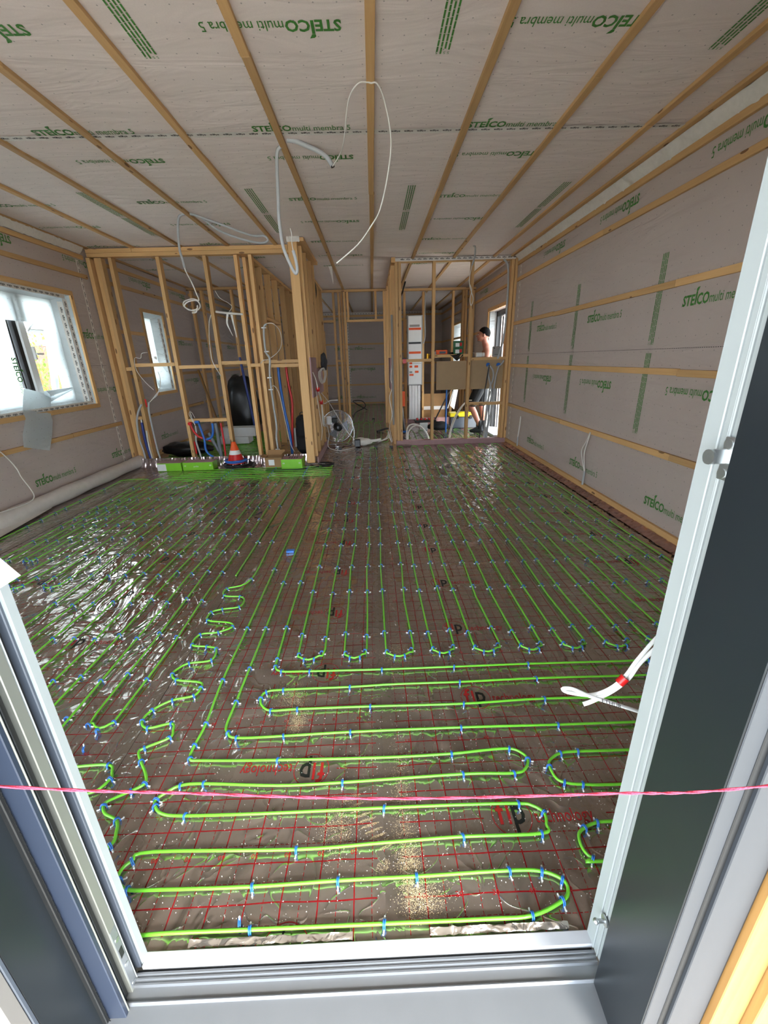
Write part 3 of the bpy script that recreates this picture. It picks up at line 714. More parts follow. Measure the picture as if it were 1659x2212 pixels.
# strike plates and slot in the lock strip
for z in (0.18, 0.085, 0.01):
    mb = MB(); mb.cyl((-0.6235, 0.5775, z), (-0.6215, 0.5775, z), 0.0055, n=14); mb.obj('screw', M['steel'], d1)
bx('latch_slot', (-0.625, 0.571, 0.118), (-0.6225, 0.584, 0.150), M['rubber'], d1, 0.001)
rb('strike_plate', -0.6245, -0.6228, 0.5685, 0.586, 'alu', 0.0, 0.22, 0.0005)
# right jamb
rb('frame_lip', 0.5015, 0.53, 0.600, 0.632, 'jamb_w', 0.0)
rb('frame_channel', 0.5045, 0.53, 0.588, 0.600, 'jamb_w', 0.0)
rb('frame_rib', 0.503, 0.53, 0.584, 0.588, 'jamb_w', 0.0)
rb('frame_channel', 0.506, 0.53, 0.572, 0.584, 'jamb_w', 0.0)
rb('frame_rib', 0.5035, 0.53, 0.5685, 0.572, 'jamb_w', 0.0)
rb('frame_rib', 0.5055, 0.53, 0.5555, 0.5685, 'jamb_w', -0.01)
rb('brush_backing', 0.5075, 0.53, 0.548, 0.5555, 'rubber', -0.02)
rb('door_panel', 0.478, 0.53, 0.4115, 0.545, 'dkgrey', -0.07)
rb('panel_edge', 0.4783, 0.512, 0.4085, 0.4112, 'outgrey', -0.07)
rb('seal_gap', 0.505, 0.53, 0.4065, 0.4105, 'rubber', -0.1)
rb('outer_frame', 0.515, 0.578, 0.400, 0.4083, 'outgrey', -0.2)
rb('seal', 0.5785, 0.583, 0.402, 0.409, 'rubber', -0.2)
# brush seals: bristle tufts
def brush(x, y, dx, dy, z0, z1):
    mb = MB(); z = z0
    while z < z1:
        l = frand(0.6, 1.15); hh = 0.0017
        mb.add([(x, y, z-hh), (x, y, z+hh), (x+dx*l, y+dy*l, z+frand(-0.001, 0.001))], [(0, 1, 2)]); z += 0.0023
    o = mb.obj('brush_seal', M['rubber'], d1); o['kind'] = 'stuff'
brush(0.5035, 0.5535, -0.0015, 0.006, -0.02, 1.9)
brush(0.506, 0.5535, -0.004, 0.001, -0.02, 1.9)
brush(-0.656, 0.522, 0.006, 0.0, -0.05, 1.9)
# threshold profile
def extr_x(name, prof, x0, x1, mat):
    mb = MB(); n = len(prof); mb.add([(x, y, z) for x in (x0, x1) for y, z in prof], [(i, i+1, n+i+1, n+i) for i in range(n-1)]); return mb.obj(name, mat, d1)
extr_x('sill_rail', [(0.633, -0.02), (0.633, 0.008), (0.631, 0.010), (0.605, 0.010), (0.6035, 0.008), (0.6035, -0.02)], -0.617, 0.5015, M['alu_w'])
extr_x('sill_seal', [(0.6035, -0.006), (0.597, -0.006)], -0.63, 0.5015, M['rubber'])
extr_x('threshold', [(0.597, -0.02), (0.597, 0.002), (0.595, 0.004), (0.592, 0.004), (0.5905, 0.0), (0.5885, 0.0), (0.587, 0.0025), (0.584, 0.0025), (0.5825, -0.003), (0.580, -0.003), (0.5785, -0.0005), (0.575, -0.0005), (0.5735, -0.009),
                     (0.5505, -0.010), (0.549, -0.004), (0.5465, -0.003), (0.544, -0.0045), (0.543, -0.010), (0.42, -0.020), (0.395, -0.026), (0.392, -0.05), (0.392, -0.25)], -0.662, 0.503, M['alu'])
# roller stud and hook keep on the right jamb
kp = MB(); kp.cyl((0.5015, 0.582, 0.152), (0.498, 0.582, 0.152), 0.0125, n=18); kp.cyl((0.499, 0.582, 0.152), (0.482, 0.582, 0.152), 0.0045, n=12); kp.sphere((0.479, 0.582, 0.152), 0.0068, 12, 8); kp.obj('locking_stud', M['steel'], d1)
kp = MB(); kp.box((0.5005, 0.568, 1.222), (0.503, 0.586, 1.284), bev=0.001); kp.box((0.478, 0.576, 1.246), (0.5015, 0.5785, 1.268), bev=0.001); kp.cyl((0.478, 0.5773, 1.257), (0.4745, 0.5773, 1.257), 0.011, n=16)
for z in (1.232, 1.274): kp.cyl((0.5005, 0.577, z), (0.4985, 0.577, z), 0.0075, n=14)
kp.obj('hook_keep', M['steel'], d1)
# white handle on the leaf at left
hb = MB(); Q4 = [(-0.563, 1.096), (-0.611, 1.164), (-0.681, 1.126), (-0.633, 1.058)]
hb.add([(x, y, z) for y in (0.590, 0.600) for x, z in Q4], [(3, 2, 1, 0), (4, 5, 6, 7), (0, 1, 5, 4), (1, 2, 6, 5), (2, 3, 7, 6), (3, 0, 4, 7)])
hb.cyl((-0.600, 0.592, 1.115), (-0.600, 0.575, 1.115), 0.010, n=16); hb.obj('door_handle', M['white'], d1)
# timber cladding outside, each board its own piece
for i, (a, b, yy) in enumerate(((0.584, 0.64, 0.4), (0.642, 0.76, 0.385), (0.762, 0.88, 0.4), (0.882, 1.0, 0.385))):
    board('cladding_board', ((a+b)/2, yy, -0.3), ((a+b)/2, yy, 2.4), b-a, 0.02, M['clad'], wall_front, (1, 0, 0))
# outside: paving, hedge, neighbour house, post
mb = MB(); mb.box((-25, -12, -0.45), (25, 40, -0.30)); g_ = struct('ground_outside', mb, M['paving'])
# ================================================================== OUTSIDE
mb = MB()
hr = random.Random(3)
for i in range(5200):
    t = hr.random(); zz = -0.3+2.35*hr.random()**0.8; y = 8.2+3.4*t; top = 1.5+0.45*math.sin(y*2.3)+0.25*math.sin(y*7)
    if zz > top+0.3: continue
    c = Vector((-7.0+hr.uniform(-0.35, 0.35), y, zz)); a = hr.uniform(0, 2*PI); l = 0.05+0.04*hr.random()
    d = Vector((math.cos(a)*0.4, math.sin(a)*0.5, 0.8)).normalized()*l; s_ = d.cross(Vector((hr.random()-.5, hr.random()-.5, 0.2))).normalized()*l*0.3
    mb.add([c, c+d*0.5+s_, c+d, c+d*0.5-s_], [(0, 1, 2, 3)], 0 if hr.random() < 0.68 else 1)
hedge = thing('hedge', 'yellow green flowering hedge outside the left window', 'hedge', (-7.0, 9.9, -0.3))
o = mb.obj('foliage', [M['leaf'], M['leaf2']], hedge, (7.0, -9.9, 0.3)); o['kind'] = 'stuff'
mb = MB()
for i in range(30):
    y = 8.3+i*0.11; mb.tube([(-7, y, -0.3), (-7+hr.uniform(-.1, .1), y+hr.uniform(-.1, .1), 0.6), (-7+hr.uniform(-.2, .2), y+hr.uniform(-.15, .15), 1.5)], 0.008, n=4)
o = mb.obj('stems', M['clad'], hedge, (7.0, -9.9, 0.3)); o['kind'] = 'stuff'
hs = thing('neighbour_house', 'brick neighbouring house with white roof edge seen through the left window', 'house', (-13.5, 19, -0.3))
def hb_(n, a, b, m): return bx(n, a, b, M[m], hs, 0)
hb_('brick_wall', (-16, 13, -0.3), (-12.2, 26, 2.18), 'brick'); hb_('upper_wall', (-16, 13, 2.2), (-12.3, 26, 2.75), 'render_w'); hb_('roof_edge', (-16.2, 12.8, 2.76), (-12.0, 26.2, 3.35), 'render_w')
hb_('window_glass', (-12.32, 16.5, 2.24), (-12.25, 17.7, 2.72), 'glassdk'); hb_('window_surround', (-12.26, 16.35, 2.22), (-12.2, 16.5, 2.74), 'render_w')
ps = thing('painted_post', 'yellow board standing outside beyond the side door', 'board', (XR+0.9, 9.0, -0.3))
bx('board_face', (XR+0.80, 8.62, -0.3), (XR+0.84, 8.95, 2.6), M['yellow'], ps); bx('board_edge', (XR+0.80, 8.96, -0.3), (XR+0.84, 9.10, 2.6), M['blue'], ps)
# ================================================================== PARTITIONS
def stud(parent, x, y, z0, z1, wx=0.045, wy=0.095, mat='wood', name='stud'):
    return board(name, (x, y, z0), (x, y, z1), wx, wy, M[mat], parent, (1, 0, 0))
def rail(parent, a, b, name='rail', wd=0.045, th=0.095, side=(0, 0, 1), mat='wood'):
    return board(name, a, b, wd, th, M[mat], parent, side)
# left partition
PL = thing('stud_partition', 'open timber stud wall across the left side behind the orange cone', 'partition')
YL = 6.25
for x, z0 in ((-3.475, 0.0), (-3.43, 0.0), (-3.30, 0.0), (-2.70, 0.0), (-2.105, 0.0), (-1.71, 0.0), (-1.525, 0.0)):
    stud(PL, x, YL, z0, 2.705)
stud(PL, -1.635, YL+0.12, 0.0, 2.70); stud(PL, -3.55, YL-0.02, 0.0, 2.70, 0.05, 0.14)
rail(PL, (-3.58, YL, 2.735), (-1.03, YL, 2.735), 'header'); rail(PL, (-3.0, YL-0.005, 2.782), (-1.03, YL-0.005, 2.782), 'top_plate'); rail(PL, (-3.58, YL-0.005, 2.782), (-3.005, YL-0.005, 2.782), 'top_plate')
for a, b, z in ((-3.40, -3.325, 1.365), (-3.275, -2.725, 1.41), (-2.675, -2.13, 1.37), (-2.08, -1.735, 1.41), (-1.685, -1.55, 1.37), (-1.50, -1.00, 1.41), (-2.675, -2.13, 0.64), (-3.40, -3.325, 0.70)):
    rail(PL, (a, YL, z), (b, YL, z), 'noggin')
rail(PL, (-1.42, YL-0.002, 1.355), (-1.00, YL-0.002, 1.355), 'noggin', mat='wood')
mb = MB(); mb.add([(-2.64, YL-0.0486, 2.02), (-2.62, YL-0.0486, 1.94), (-2.665+0.07, YL-0.0486, 1.97)], [(0, 1, 2)])
# wing wall of the hallway
PW = thing('stud_partition', 'short timber wing wall at the left edge of the hallway opening', 'partition')
stud(PW, -0.925, 5.955, 0.03, 2.78, 0.11, 0.07, name='corner_post')
for y in (6.06, 6.42, 6.9, 7.2): stud(PW, -0.885, y, 0.10, 2.75, 0.10, 0.045)
rail(PW, (-0.835, 5.93, 2.795), (-0.835, 7.32, 2.795), 'top_plate', 0.04, 0.10)
board('sill_board', (-0.83, 5.98, 0.055), (-0.83, 7.3, 0.055), 0.10, 0.02, M['pink'], PW, (0, 0, 1))
bx('wall_board', (-0.833, 5.93, 0.93), (-0.815, 6.50, 1.45), M['pink'], PW); bx('wall_board', (-0.832, 6.51, 0.93), (-0.816, 7.22, 1.30), M['pink'], PW)
crumple('torn_tape', (-0.99, 5.915, 2.76), (-0.83, 5.915, 2.76), (0, 0, 0.06), (0, -1, 0.2), 0.02, 14, M['tape'], PW)
crumple('tape_end', (-1.0, 5.92, 0.004), (-0.72, 5.92, 0.004), (0, -0.07, 0.03), (0, -1, 0.6), 0.02, 20, M['tape'], PW)
# second longitudinal wall in the left rooms
PI2 = thing('stud_partition', 'timber stud wall running back between the left rooms', 'partition')
for y in (6.7, 7.25, 7.8, 8.35, 9.0, 9.5, 9.95): stud(PI2, -1.68, y, 0.0, 2.75, 0.095, 0.045)
rail(PI2, (-1.68, 6.5, 2.78), (-1.68, 10.0, 2.78), 'top_plate', 0.045, 0.095); rail(PI2, (-1.68, 7.27, 2.05), (-1.68, 8.33, 2.05), 'door_header')
PC_ = thing('stud_partition', 'timber stud wall crossing the back of the left room', 'partition')
for x in (-3.5, -3.3, -2.72, -2.1): stud(PC_, x, 9.28, 0, 2.75)
rail(PC_, (-3.58, 9.28, 2.78), (-1.73, 9.28, 2.78), 'top_plate'); rail(PC_, (-3.28, 9.28, 1.36), (-2.12, 9.28, 1.36), 'noggin')
# extra pairs deep in the left rooms
PG_ = thing('stud_partition', 'far row of timber studs between hallway and left rooms', 'partition')
for y in (7.75, 8.3, 8.85, 9.4): stud(PG_, -1.02, y, 0.0, 2.72, 0.095, 0.045)
rail(PG_, (-1.02, 7.6, 2.75), (-1.02, 9.6, 2.75), 'top_plate', 0.045, 0.095)
bx('wall_board', (-1.10, 8.4, 0.75), (-1.085, 9.1, 1.40), M['pink'], PG_)
# wall across the hallway at y = 10
PH_ = thing('stud_partition', 'timber stud wall with two door openings at the end of the hallway', 'partition')
for x, z0, z1 in ((-1.07, 2.22, 2.76), (-0.79, 0, 2.76), (-0.68, 0, 2.76), (-0.62, 0, 2.76), (-0.555, 0, 2.76), (-0.49, 2.22, 2.76), (0.11, 2.22, 2.76), (0.29, 0, 2.76), (0.34, 0, 2.76)):
    stud(PH_, x, 10.0 + (0.06 if x == -0.62 else 0), z0, z1)
for a, b, z in ((-1.15, 0.36, 2.785), (-1.15, -0.81, 2.20), (-0.53, 0.27, 2.20), (-0.77, -0.70, 1.39), (-0.66, -0.58, 1.39)): rail(PH_, (a, 10.0, z), (b, 10.0, z), 'header' if z > 2 else 'noggin')
# right hallway wall
PR_ = thing('stud_partition', 'timber stud wall along the right side of the hallway', 'partition')
for y in (7.32, 7.62, 8.1, 8.62, 9.2, 9.8): stud(PR_, 0.375, y, 0.0, 2.74, 0.095, 0.045)
rail(PR_, (0.36, 7.14, 2.785), (0.36, 10.0, 2.785), 'top_plate', 0.07, 0.06)
bx('wall_board', (0.30, 7.5, 0.9), (0.32, 8.2, 1.42), M['pink'], PR_)
board('drywall_strip', (0.325, 7.22, 0.35), (0.325, 7.22, 2.05), 0.03, 0.05, M['concrete'], PR_, (1, 0, 0))
# right partition
PR = thing('stud_partition', 'open timber stud wall on the right with a brown panel hanging behind it', 'partition')
YR = 7.215
for x in (0.405, 0.455, 0.98, 1.565, 2.175): stud(PR, x, YR, 0.08, 2.76)
stud(PR, 2.225, YR-0.03, 0.0, 2.78, 0.04, 0.06)
rail(PR, (0.37, YR, 2.785), (2.24, YR, 2.785), 'top_plate', 0.05)
for a, b, z in ((0.48, 0.955, 1.368), (1.005, 1.54, 1.425), (1.59, 2.15, 1.368), (1.59, 2.15, 0.66), (2.2, 2.24, 1.4)): rail(PR, (a, YR, z), (b, YR, z), 'noggin')
board('sill_board', (0.37, YR-0.01, 0.04), (2.25, YR-0.01, 0.04), 0.08, 0.11, M['pink'], PR, (0, 0, 1))
tape_strip(PR, (2.24, YR-0.052, 2.812), (-1, 0, 0), (0, 0, -1), 1.85, 0.045)
crumple('torn_tape', (0.36, YR-0.06, 0.004), (0.62, YR-0.06, 0.004), (0, -0.06, 0.02), (0, -1, 0.5), 0.02, 16, M['tape'], PR)
bx('fibre_panel', (1.05, YR+0.06, 0.89), (2.19, YR+0.072, 1.345), M['board'], PR)
# meter partition behind it
PM = thing('stud_partition', 'rear timber stud wall carrying the white meter cabinets', 'partition')
for x in (0.72, 1.125, 1.765, 2.20): stud(PM, x, 9.9, 0.0, 2.72)
rail(PM, (0.40, 9.9, 2.76), (2.24, 9.9, 2.76), 'top_plate'); rail(PM, (0.43, 9.9, 2.20), (0.70, 9.9, 2.20), 'noggin'); rail(PM, (0.43, 9.9, 1.55), (0.70, 9.9, 1.55), 'noggin'); rail(PM, (0.43, 9.9, 0.88), (0.70, 9.9, 0.88), 'noggin')
stud(PM, 0.745, 9.83, 0.0, 2.2, 0.03, 0.03)
board('sill_board', (0.42, 9.88, 0.05), (2.24, 9.88, 0.05), 0.10, 0.12, M['pink'], PM, (0, 0, 1))
# far posts in the right room
PF_ = thing('timber_post', 'thick timber post against the right wall beyond the side door', 'post', (2.10, 10.6, 0))
for x, y in ((2.08, 10.4), (2.14, 10.4)): board('post_length', (x-2.10, y-10.6, 0), (x-2.10, y-10.6, 2.8), 0.05, 0.12, M['wood'], PF_, (1, 0, 0)).location
# ================================================================== PIPES
ZP = 0.0115; RP = 0.0050
CLIPS = []
def clips_at(p, d, lab=''): CLIPS.append((Vector(p), Vector(d).normalized(), lab or CLAB[0]))
CLAB = ['']
def pipe(name, pts, label, clipidx=None, sub=5, every=None, cat='pipe'):
    P3 = [Vector((x, y, ZP)) for x, y in pts]; CLAB[0] = label
    sm = catmull(P3, sub)
    mb = MB(); mb.tube(sm, RP, n=8); o = mb.obj('heating_pipe', M['pipe'])
    tag(o, label, cat, 'green heating pipes on the foil floor')
    for i in (clipidx if clipidx is not None else []):
        a = P3[max(0, i-1)]; b = P3[min(len(P3)-1, i+1)]; clips_at(P3[i], b-a)
    return o
PA = [(-0.747,5.05),(-0.75,4.1),(-0.752,3.4),(-0.75,2.7),(-0.747,1.996),(-0.749,1.594),(-0.734,1.343),(-0.740,1.240),(-0.733,1.181),(-0.679,1.171),(-0.401,1.160),(-0.005,1.152),(0.246,1.156),(0.378,1.165),(0.466,1.167),(0.504,1.149),(0.520,1.120),(0.499,1.084),(0.452,1.068),(0.272,1.073),(-0.154,1.061),(-0.380,1.060),(-0.644,1.079),(-0.724,1.075),(-0.762,1.052),(-0.786,1.027),(-0.778,1.005),(-0.743,0.979),(-0.663,0.969),(-0.390,0.965),(-0.010,0.966),(0.250,0.965),(0.433,0.961),(0.476,0.952),(0.505,0.928),(0.499,0.892),(0.474,0.866),(0.230,0.867),(-0.013,0.860),(-0.280,0.852),(-0.718,0.864),(-0.768,0.841),(-0.787,0.818),(-0.781,0.792),(-0.742,0.768),(-0.643,0.764),(-0.389,0.761),(-0.147,0.766),(0.077,0.767),(0.344,0.771),(0.436,0.765),(0.486,0.743),(0.491,0.718),(0.466,0.695),(0.373,0.666),(0.250,0.663),(-0.018,0.664),(-0.369,0.665),(-0.597,0.666),(-0.70,0.661)]
pipe('heating_pipe', PA, 'green heating pipe winding in wide loops just inside the door sill', [3, 4, 5, 6, 7, 8, 10, 12, 14, 16, 18, 19, 20, 22, 23, 25, 26, 28, 30, 32, 34, 36, 37, 39, 41, 43, 44, 46, 47, 48, 49, 50, 51, 53, 54, 56, 57])
PB = [(-0.641,5.15),(-0.64,4.1),(-0.645,3.1),(-0.645,2.5),(-0.643,1.990),(-0.644,1.666),(-0.645,1.455),(-0.646,1.330),(-0.627,1.292),(-0.586,1.266),(-0.401,1.266),(-0.137,1.272),(0.305,1.272),(0.692,1.266),(1.028,1.263),(1.6,1.262),(2.1,1.26)]
pipe('heating_pipe', PB, 'green heating pipe turning a corner and running right, third crosswise run behind the near loops', [3, 4, 5, 6, 8, 9, 10, 11, 12, 13, 14])
PC = [(-0.528,5.25),(-0.53,4.1),(-0.525,3.1),(-0.53,2.5),(-0.528,1.991),(-0.523,1.725),(-0.520,1.672),(-0.484,1.637),(-0.348,1.630),(-0.004,1.623),(0.342,1.622),(0.696,1.622),(1.274,1.614),(1.7,1.613),(2.15,1.61)]
pipe('heating_pipe', PC, 'green heating pipe turning right along the row of near U-bends', [3, 4, 5, 6, 7, 8, 9, 10, 11, 12])
PD = [(2.1,1.388),(1.6,1.389),(1.134,1.390),(0.691,1.403),(0.341,1.393),(-0.058,1.399),(-0.369,1.400),(-0.481,1.398),(-0.525,1.428),(-0.541,1.468),(-0.526,1.506),(-0.451,1.516),(-0.151,1.517),(0.047,1.523),(0.349,1.521),(0.700,1.525),(1.213,1.517),(1.7,1.515),(2.1,1.513)]
pipe('heating_pipe', PD, 'green heating pipe making one long U open to the right', [1, 2, 3, 4, 5, 6, 7, 9, 10, 11, 12, 14, 15, 16])
PE = [(1.6,1.138),(0.946,1.140),(0.715,1.143),(0.647,1.138),(0.601,1.114),(0.587,1.087),(0.592,1.044),(0.615,1.026),(0.674,1.016),(0.839,1.010),(1.6,1.01)]
pipe('heating_pipe', PE, 'green heating pipe bend beside the right frame, the farther of two', [2, 3, 5, 7, 8])
PF = [(1.5,0.892),(0.737,0.892),(0.659,0.890),(0.612,0.876),(0.585,0.856),(0.580,0.818),(0.597,0.791),(0.642,0.783),(1.4,0.78)]
pipe('heating_pipe', PF, 'green heating pipe bend beside the right frame, the nearer of two', [1, 2, 3, 6])
PGp = [(-0.90,5.1),(-0.885,4.1),(-0.88,3.2),(-0.877,2.562),(-1.005,2.442),(-0.991,2.355),(-0.886,2.336),(-0.847,2.290),(-0.860,2.218),(-0.954,2.199),(-1.009,2.168),(-0.999,2.088),(-0.867,2.056),(-0.835,2.015),(-0.899,1.968),(-0.992,1.953),(-1.000,1.866),(-0.915,1.846),(-0.859,1.824),(-0.855,1.738),(-0.958,1.720),(-0.996,1.683),(-1.006,1.645),(-0.967,1.606),(-0.851,1.584),(-0.833,1.548),(-0.848,1.501),(-0.932,1.479),(-0.994,1.427),(-1.008,1.369),(-0.966,1.332),(-0.879,1.351),(-0.857,1.317),(-0.855,1.280),(-0.931,1.237),(-0.944,1.219),(-0.914,1.178),(-0.869,1.124),(-0.856,1.088),(-0.890,1.063),(-0.948,1.031),(-0.955,1.013),(-0.933,0.987),(-0.883,0.964),(-0.863,0.926),(-0.859,0.887),(-0.92,0.82)]
pipe('heating_pipe', PGp, 'green heating pipe zigzagging down the left side of the floor', [2, 3, 4, 5, 6, 8, 9, 10, 11, 13, 14, 15, 16, 17, 18, 19, 20, 22, 23, 25, 26, 27, 28, 29, 30, 31, 33, 34, 36, 38, 39, 41, 43, 45])
PHp = [(-1.8,1.16),(-1.4,1.158),(-1.214,1.155),(-1.158,1.167),(-1.029,1.170),(-0.998,1.137),(-0.990,1.112),(-1.010,1.072),(-1.047,1.057),(-1.079,1.029),(-1.25,0.98)]
pipe('heating_pipe', PHp, 'green heating pipe with a short bend beside the left frame', [1, 3, 4, 6, 8])
ROWC = [2.35, 2.70, 3.08, 3.42, 3.80, 4.14, 4.6, 5.1, 5.6, 6.2]
ROWL = [1.64, 1.96, 2.32, 2.69, 3.02, 3.38, 3.72, 4.1, 4.5, 4.95]
def serpentine(label, legs, near, far, rows, ucl=True):
    """legs: x list, joined near/far alternately; near[i] gives the y of the near end of leg i"""
    pts = []; CLAB[0] = label
    for i, x in enumerate(legs):
        yn = near(i); yf = far(i)
        seg = []; n = max(4, int((yf-yn)/0.42))
        for k in range(n+1): seg.append((x+0.006*math.sin(x*57+k*1.9)+0.004*math.sin(k*3.1+x*13), yn+(yf-yn)*k/n))
        if i % 2 == 0: seg = seg[::-1]         # come from far to near
        pts += seg
        if i < len(legs)-1:
            x2 = legs[i+1]; s = 1 if x2 > x else -1
            if i % 2 == 0: y = (near(i)+near(i+1))/2; pts += [(x+s*0.018, y-0.055), ((x+x2)/2, y-0.078), (x2-s*0.018, y-0.050)]
            else: y = (far(i)+far(i+1))/2; pts += [(x+s*0.018, y+0.055), ((x+x2)/2, y+0.078), (x2-s*0.018, y+0.050)]
            if i % 2 == 0 and ucl:
                d = Vector((1, 0, 0)); clips_at((x+s*0.010, y-0.035, ZP), (0.35*s, -1, 0)); clips_at(((x+x2)/2-0.022, y-0.075, ZP), (1, -0.2*s, 0)); clips_at(((x+x2)/2+0.026, y-0.074, ZP), (1, 0.2*s, 0)); clips_at((x2-s*0.006, y-0.026, ZP), (0.3*s, 1, 0))
        for r in rows:
            if near(i)+0.03 < r < far(i)-0.1: clips_at((x+0.006*math.sin(x*57)*0, r+0.02*math.sin(x*31+r), ZP), (0, 1, 0))
    mb = MB(); mb.tube(catmull([Vector((a, b, ZP)) for a, b in pts], 2), RP, n=6)
    o = mb.obj('heating_pipe', M['pipe']); tag(o, label, 'pipe', 'green heating pipes on the foil floor')
serpentine('green heating pipe looping up and down the middle of the floor towards the hallway', [-0.43, -0.30, -0.195, -0.08, 0.015, 0.155], lambda i: 1.79, lambda i: 5.55 if i < 2 else 6.9, [1.90]+ROWC)
serpentine('green heating pipe looping up and down the floor in front of the right stud wall', [0.25, 0.37, 0.465, 0.60, 0.70, 0.82, 0.92, 1.04, 1.14, 1.27], lambda i: 1.80, lambda i: 6.95, [1.90]+ROWC)
serpentine('green heating pipe looping up and down beside the right wall', [1.37, 1.50, 1.60, 1.73, 1.83, 1.95, 2.05], lambda i: 1.82, lambda i: 6.95, [1.92]+ROWC)
serpentine('green heating pipe looping up and down on the left of the zigzag pipe', [-1.115, -1.225, -1.33, -1.445, -1.56], lambda i: 1.42 if i < 2 else 1.36, lambda i: 5.15, ROWL, False)
pipe('heating_pipe', [(-1.0, 2.62), (-0.995, 3.2), (-1.0, 4.1), (-1.0, 5.1)], 'green heating pipe ending in a black cap just above the zigzag pipe', [1, 2])
serpentine('green heating pipe looping over the floor below the left window reflection', [-1.68, -1.80, -1.92, -2.05, -2.18, -2.305, -2.43, -2.55], lambda i: 1.36 if i < 4 else 2.62, lambda i: 5.15, ROWL)
serpentine('green heating pipe looping over the floor nearest the left wall', [-2.66, -2.76, -2.865, -2.96, -3.295], lambda i: 3.05 if i < 4 else 2.9, lambda i: 5.3, ROWL+[3.9, 4.25])
for x, y in ((-1.225, 1.36), (-1.17, 1.33), (-1.125, 1.37), (-1.34, 1.40)): clips_at((x, y, ZP), (1, 0, 0) if x == -1.17 else (0.2, 1, 0))
for i in range(6):
    y = 5.30+i*0.095; hh = [(-2.75+0.07*i, y), (-2.0, y+0.01*math.sin(i)), (-1.4, y-0.01*math.sin(i*2)), (-0.95, y), (-0.60, y+0.01)]
    pipe('heating_pipe', hh, 'green heating pipe crossing before the green cartons, %s' % ['nearest of six', 'second nearest of six', 'third nearest of six', 'fourth nearest of six', 'fifth nearest of six', 'farthest of six'][i], [1, 2, 3])
def clip_mesh():
    mb = MB(); r = RP+0.0035; pts = [(0, -r-0.001, -ZP+0.001)]
    for k in range(7):
        t = PI-PI*k/6; pts.append((0, math.cos(t)*r, math.sin(t)*r))
    pts.append((0, r+0.001, -ZP+0.001))
    for dx in (-0.0022, 0.0022): mb.tube([(p[0]+dx, p[1], p[2]) for p in pts], 0.0021, n=5)
    for s in (-1, 1):
        mb.cyl((0, s*(r+0.001), -ZP+0.004), (0.001, s*(r+0.009), -ZP+0.002), 0.0020, 0.0026, 6, 1); mb.sphere((0.001, s*(r+0.0105), -ZP+0.0032), 0.0030, 6, 4, 1)
    return mb
CM = clip_mesh(); cme = CM.mesh('pipe_clip'); cme.materials.append(M['clip']); cme.materials.append(M['clip_tip'])
CLIPS = [c for c in CLIPS if abs(c[0].x) < 3.5]
CLIPS.sort(key=lambda c: c[0].length_squared); rest = MB()
SHORT = {'winding in wide loops': 'near loops by the door sill', 'turning a corner and': 'third crosswise run', 'turning right along': 'long run before the U-bends', 'making one long U': 'long U open to the right', 'the farther of two': 'farther bend by the right frame', 'the nearer of two': 'nearer bend by the right frame',
         'zigzagging down': 'zigzag pipe', 'short bend beside the left': 'short bend by the left frame', 'black cap just above': 'capped pipe above the zigzag', 'middle of the floor towards': 'middle loops', 'in front of the right stud': 'loops before the right stud wall', 'beside the right wall': 'loops beside the right wall', 'left of the zigzag': 'loops left of the zigzag', 'below the left window': 'loops under the window reflection', 'nearest the left wall': 'loops nearest the left wall', 'crossing before': 'crosswise pipes by the green cartons'}
def clip_label(l, p):
    sh_ = next((v for k, v in SHORT.items() if k in l), 'green pipe')
    x_, y_ = p.x, p.y
    row = 'nearest the door' if y_ < 0.80 else 'near the door' if y_ < 1.0 else 'in the near part' if y_ < 1.35 else 'before the bends' if y_ < 1.66 else 'at the bends' if y_ < 1.85 else 'just past the bends' if y_ < 2.1 else 'in the middle part' if y_ < 2.9 else 'in the far part'
    sd_ = 'left' if x_ < -0.45 else 'centre' if x_ < 0.25 else 'right'
    return 'blue clip on the %s, %s, %s' % (sh_, row, sd_)
for i, (p, d, lab) in enumerate(CLIPS):
    a = math.atan2(d.y, d.x)+frand(-0.25, 0.25); sc_ = 1.0
    if i < 299:
        o = bpy.data.objects.new('pipe_clip', cme); COL.objects.link(o); o.location = p; o.rotation_euler = (0, 0, a)
        tag(o, clip_label(lab, p), 'clip', clip_label(lab, p).replace('blue clip', 'blue clips'))
    else:
        c, n = math.cos(a), math.sin(a); k = len(rest.v)
        rest.v += [(p.x+v[0]*c-v[1]*n, p.y+v[0]*n+v[1]*c, p.z+v[2]) for v in CM.v]; rest.f += [tuple(q+k for q in f) for f in CM.f]; rest.m += CM.m; rest.sm += CM.sm
if rest.v: tag(rest.obj('pipe_clips_far', [M['clip'], M['clip_tip']]), 'blue pipe clips on the far part of the floor', 'clips', None, 'stuff')
# loose clips
def loose_clip(x, y, a, label):
    o = bpy.data.objects.new('loose_clip', cme); COL.objects.link(o); o.location = (x, y, 0.006); o.rotation_euler = (PI/2, 0.0, a); tag(o, label, 'clip')
loose_clip(-1.17, 1.245, 0.3, 'loose blue clip lying on the foil beside the left frame'); loose_clip(-0.40, 0.678, 0.2, 'loose blue clip lying by the pipe nearest the sill')
loose_clip(0.615, 0.735, 1.0, 'loose blue clip under the right frame, left of a pair'); loose_clip(0.665, 0.77, 1.2, 'loose blue clip under the right frame, right of a pair')
bx('offcut', (-0.72, 2.98, 0.001), (-0.66, 3.02, 0.018), M['clip'], None); tag(bpy.data.objects[-1] if False else [o for o in COL.objects if o.name == 'offcut'][0], 'small blue plastic offcut lying on the foil among the middle pipes', 'offcut')
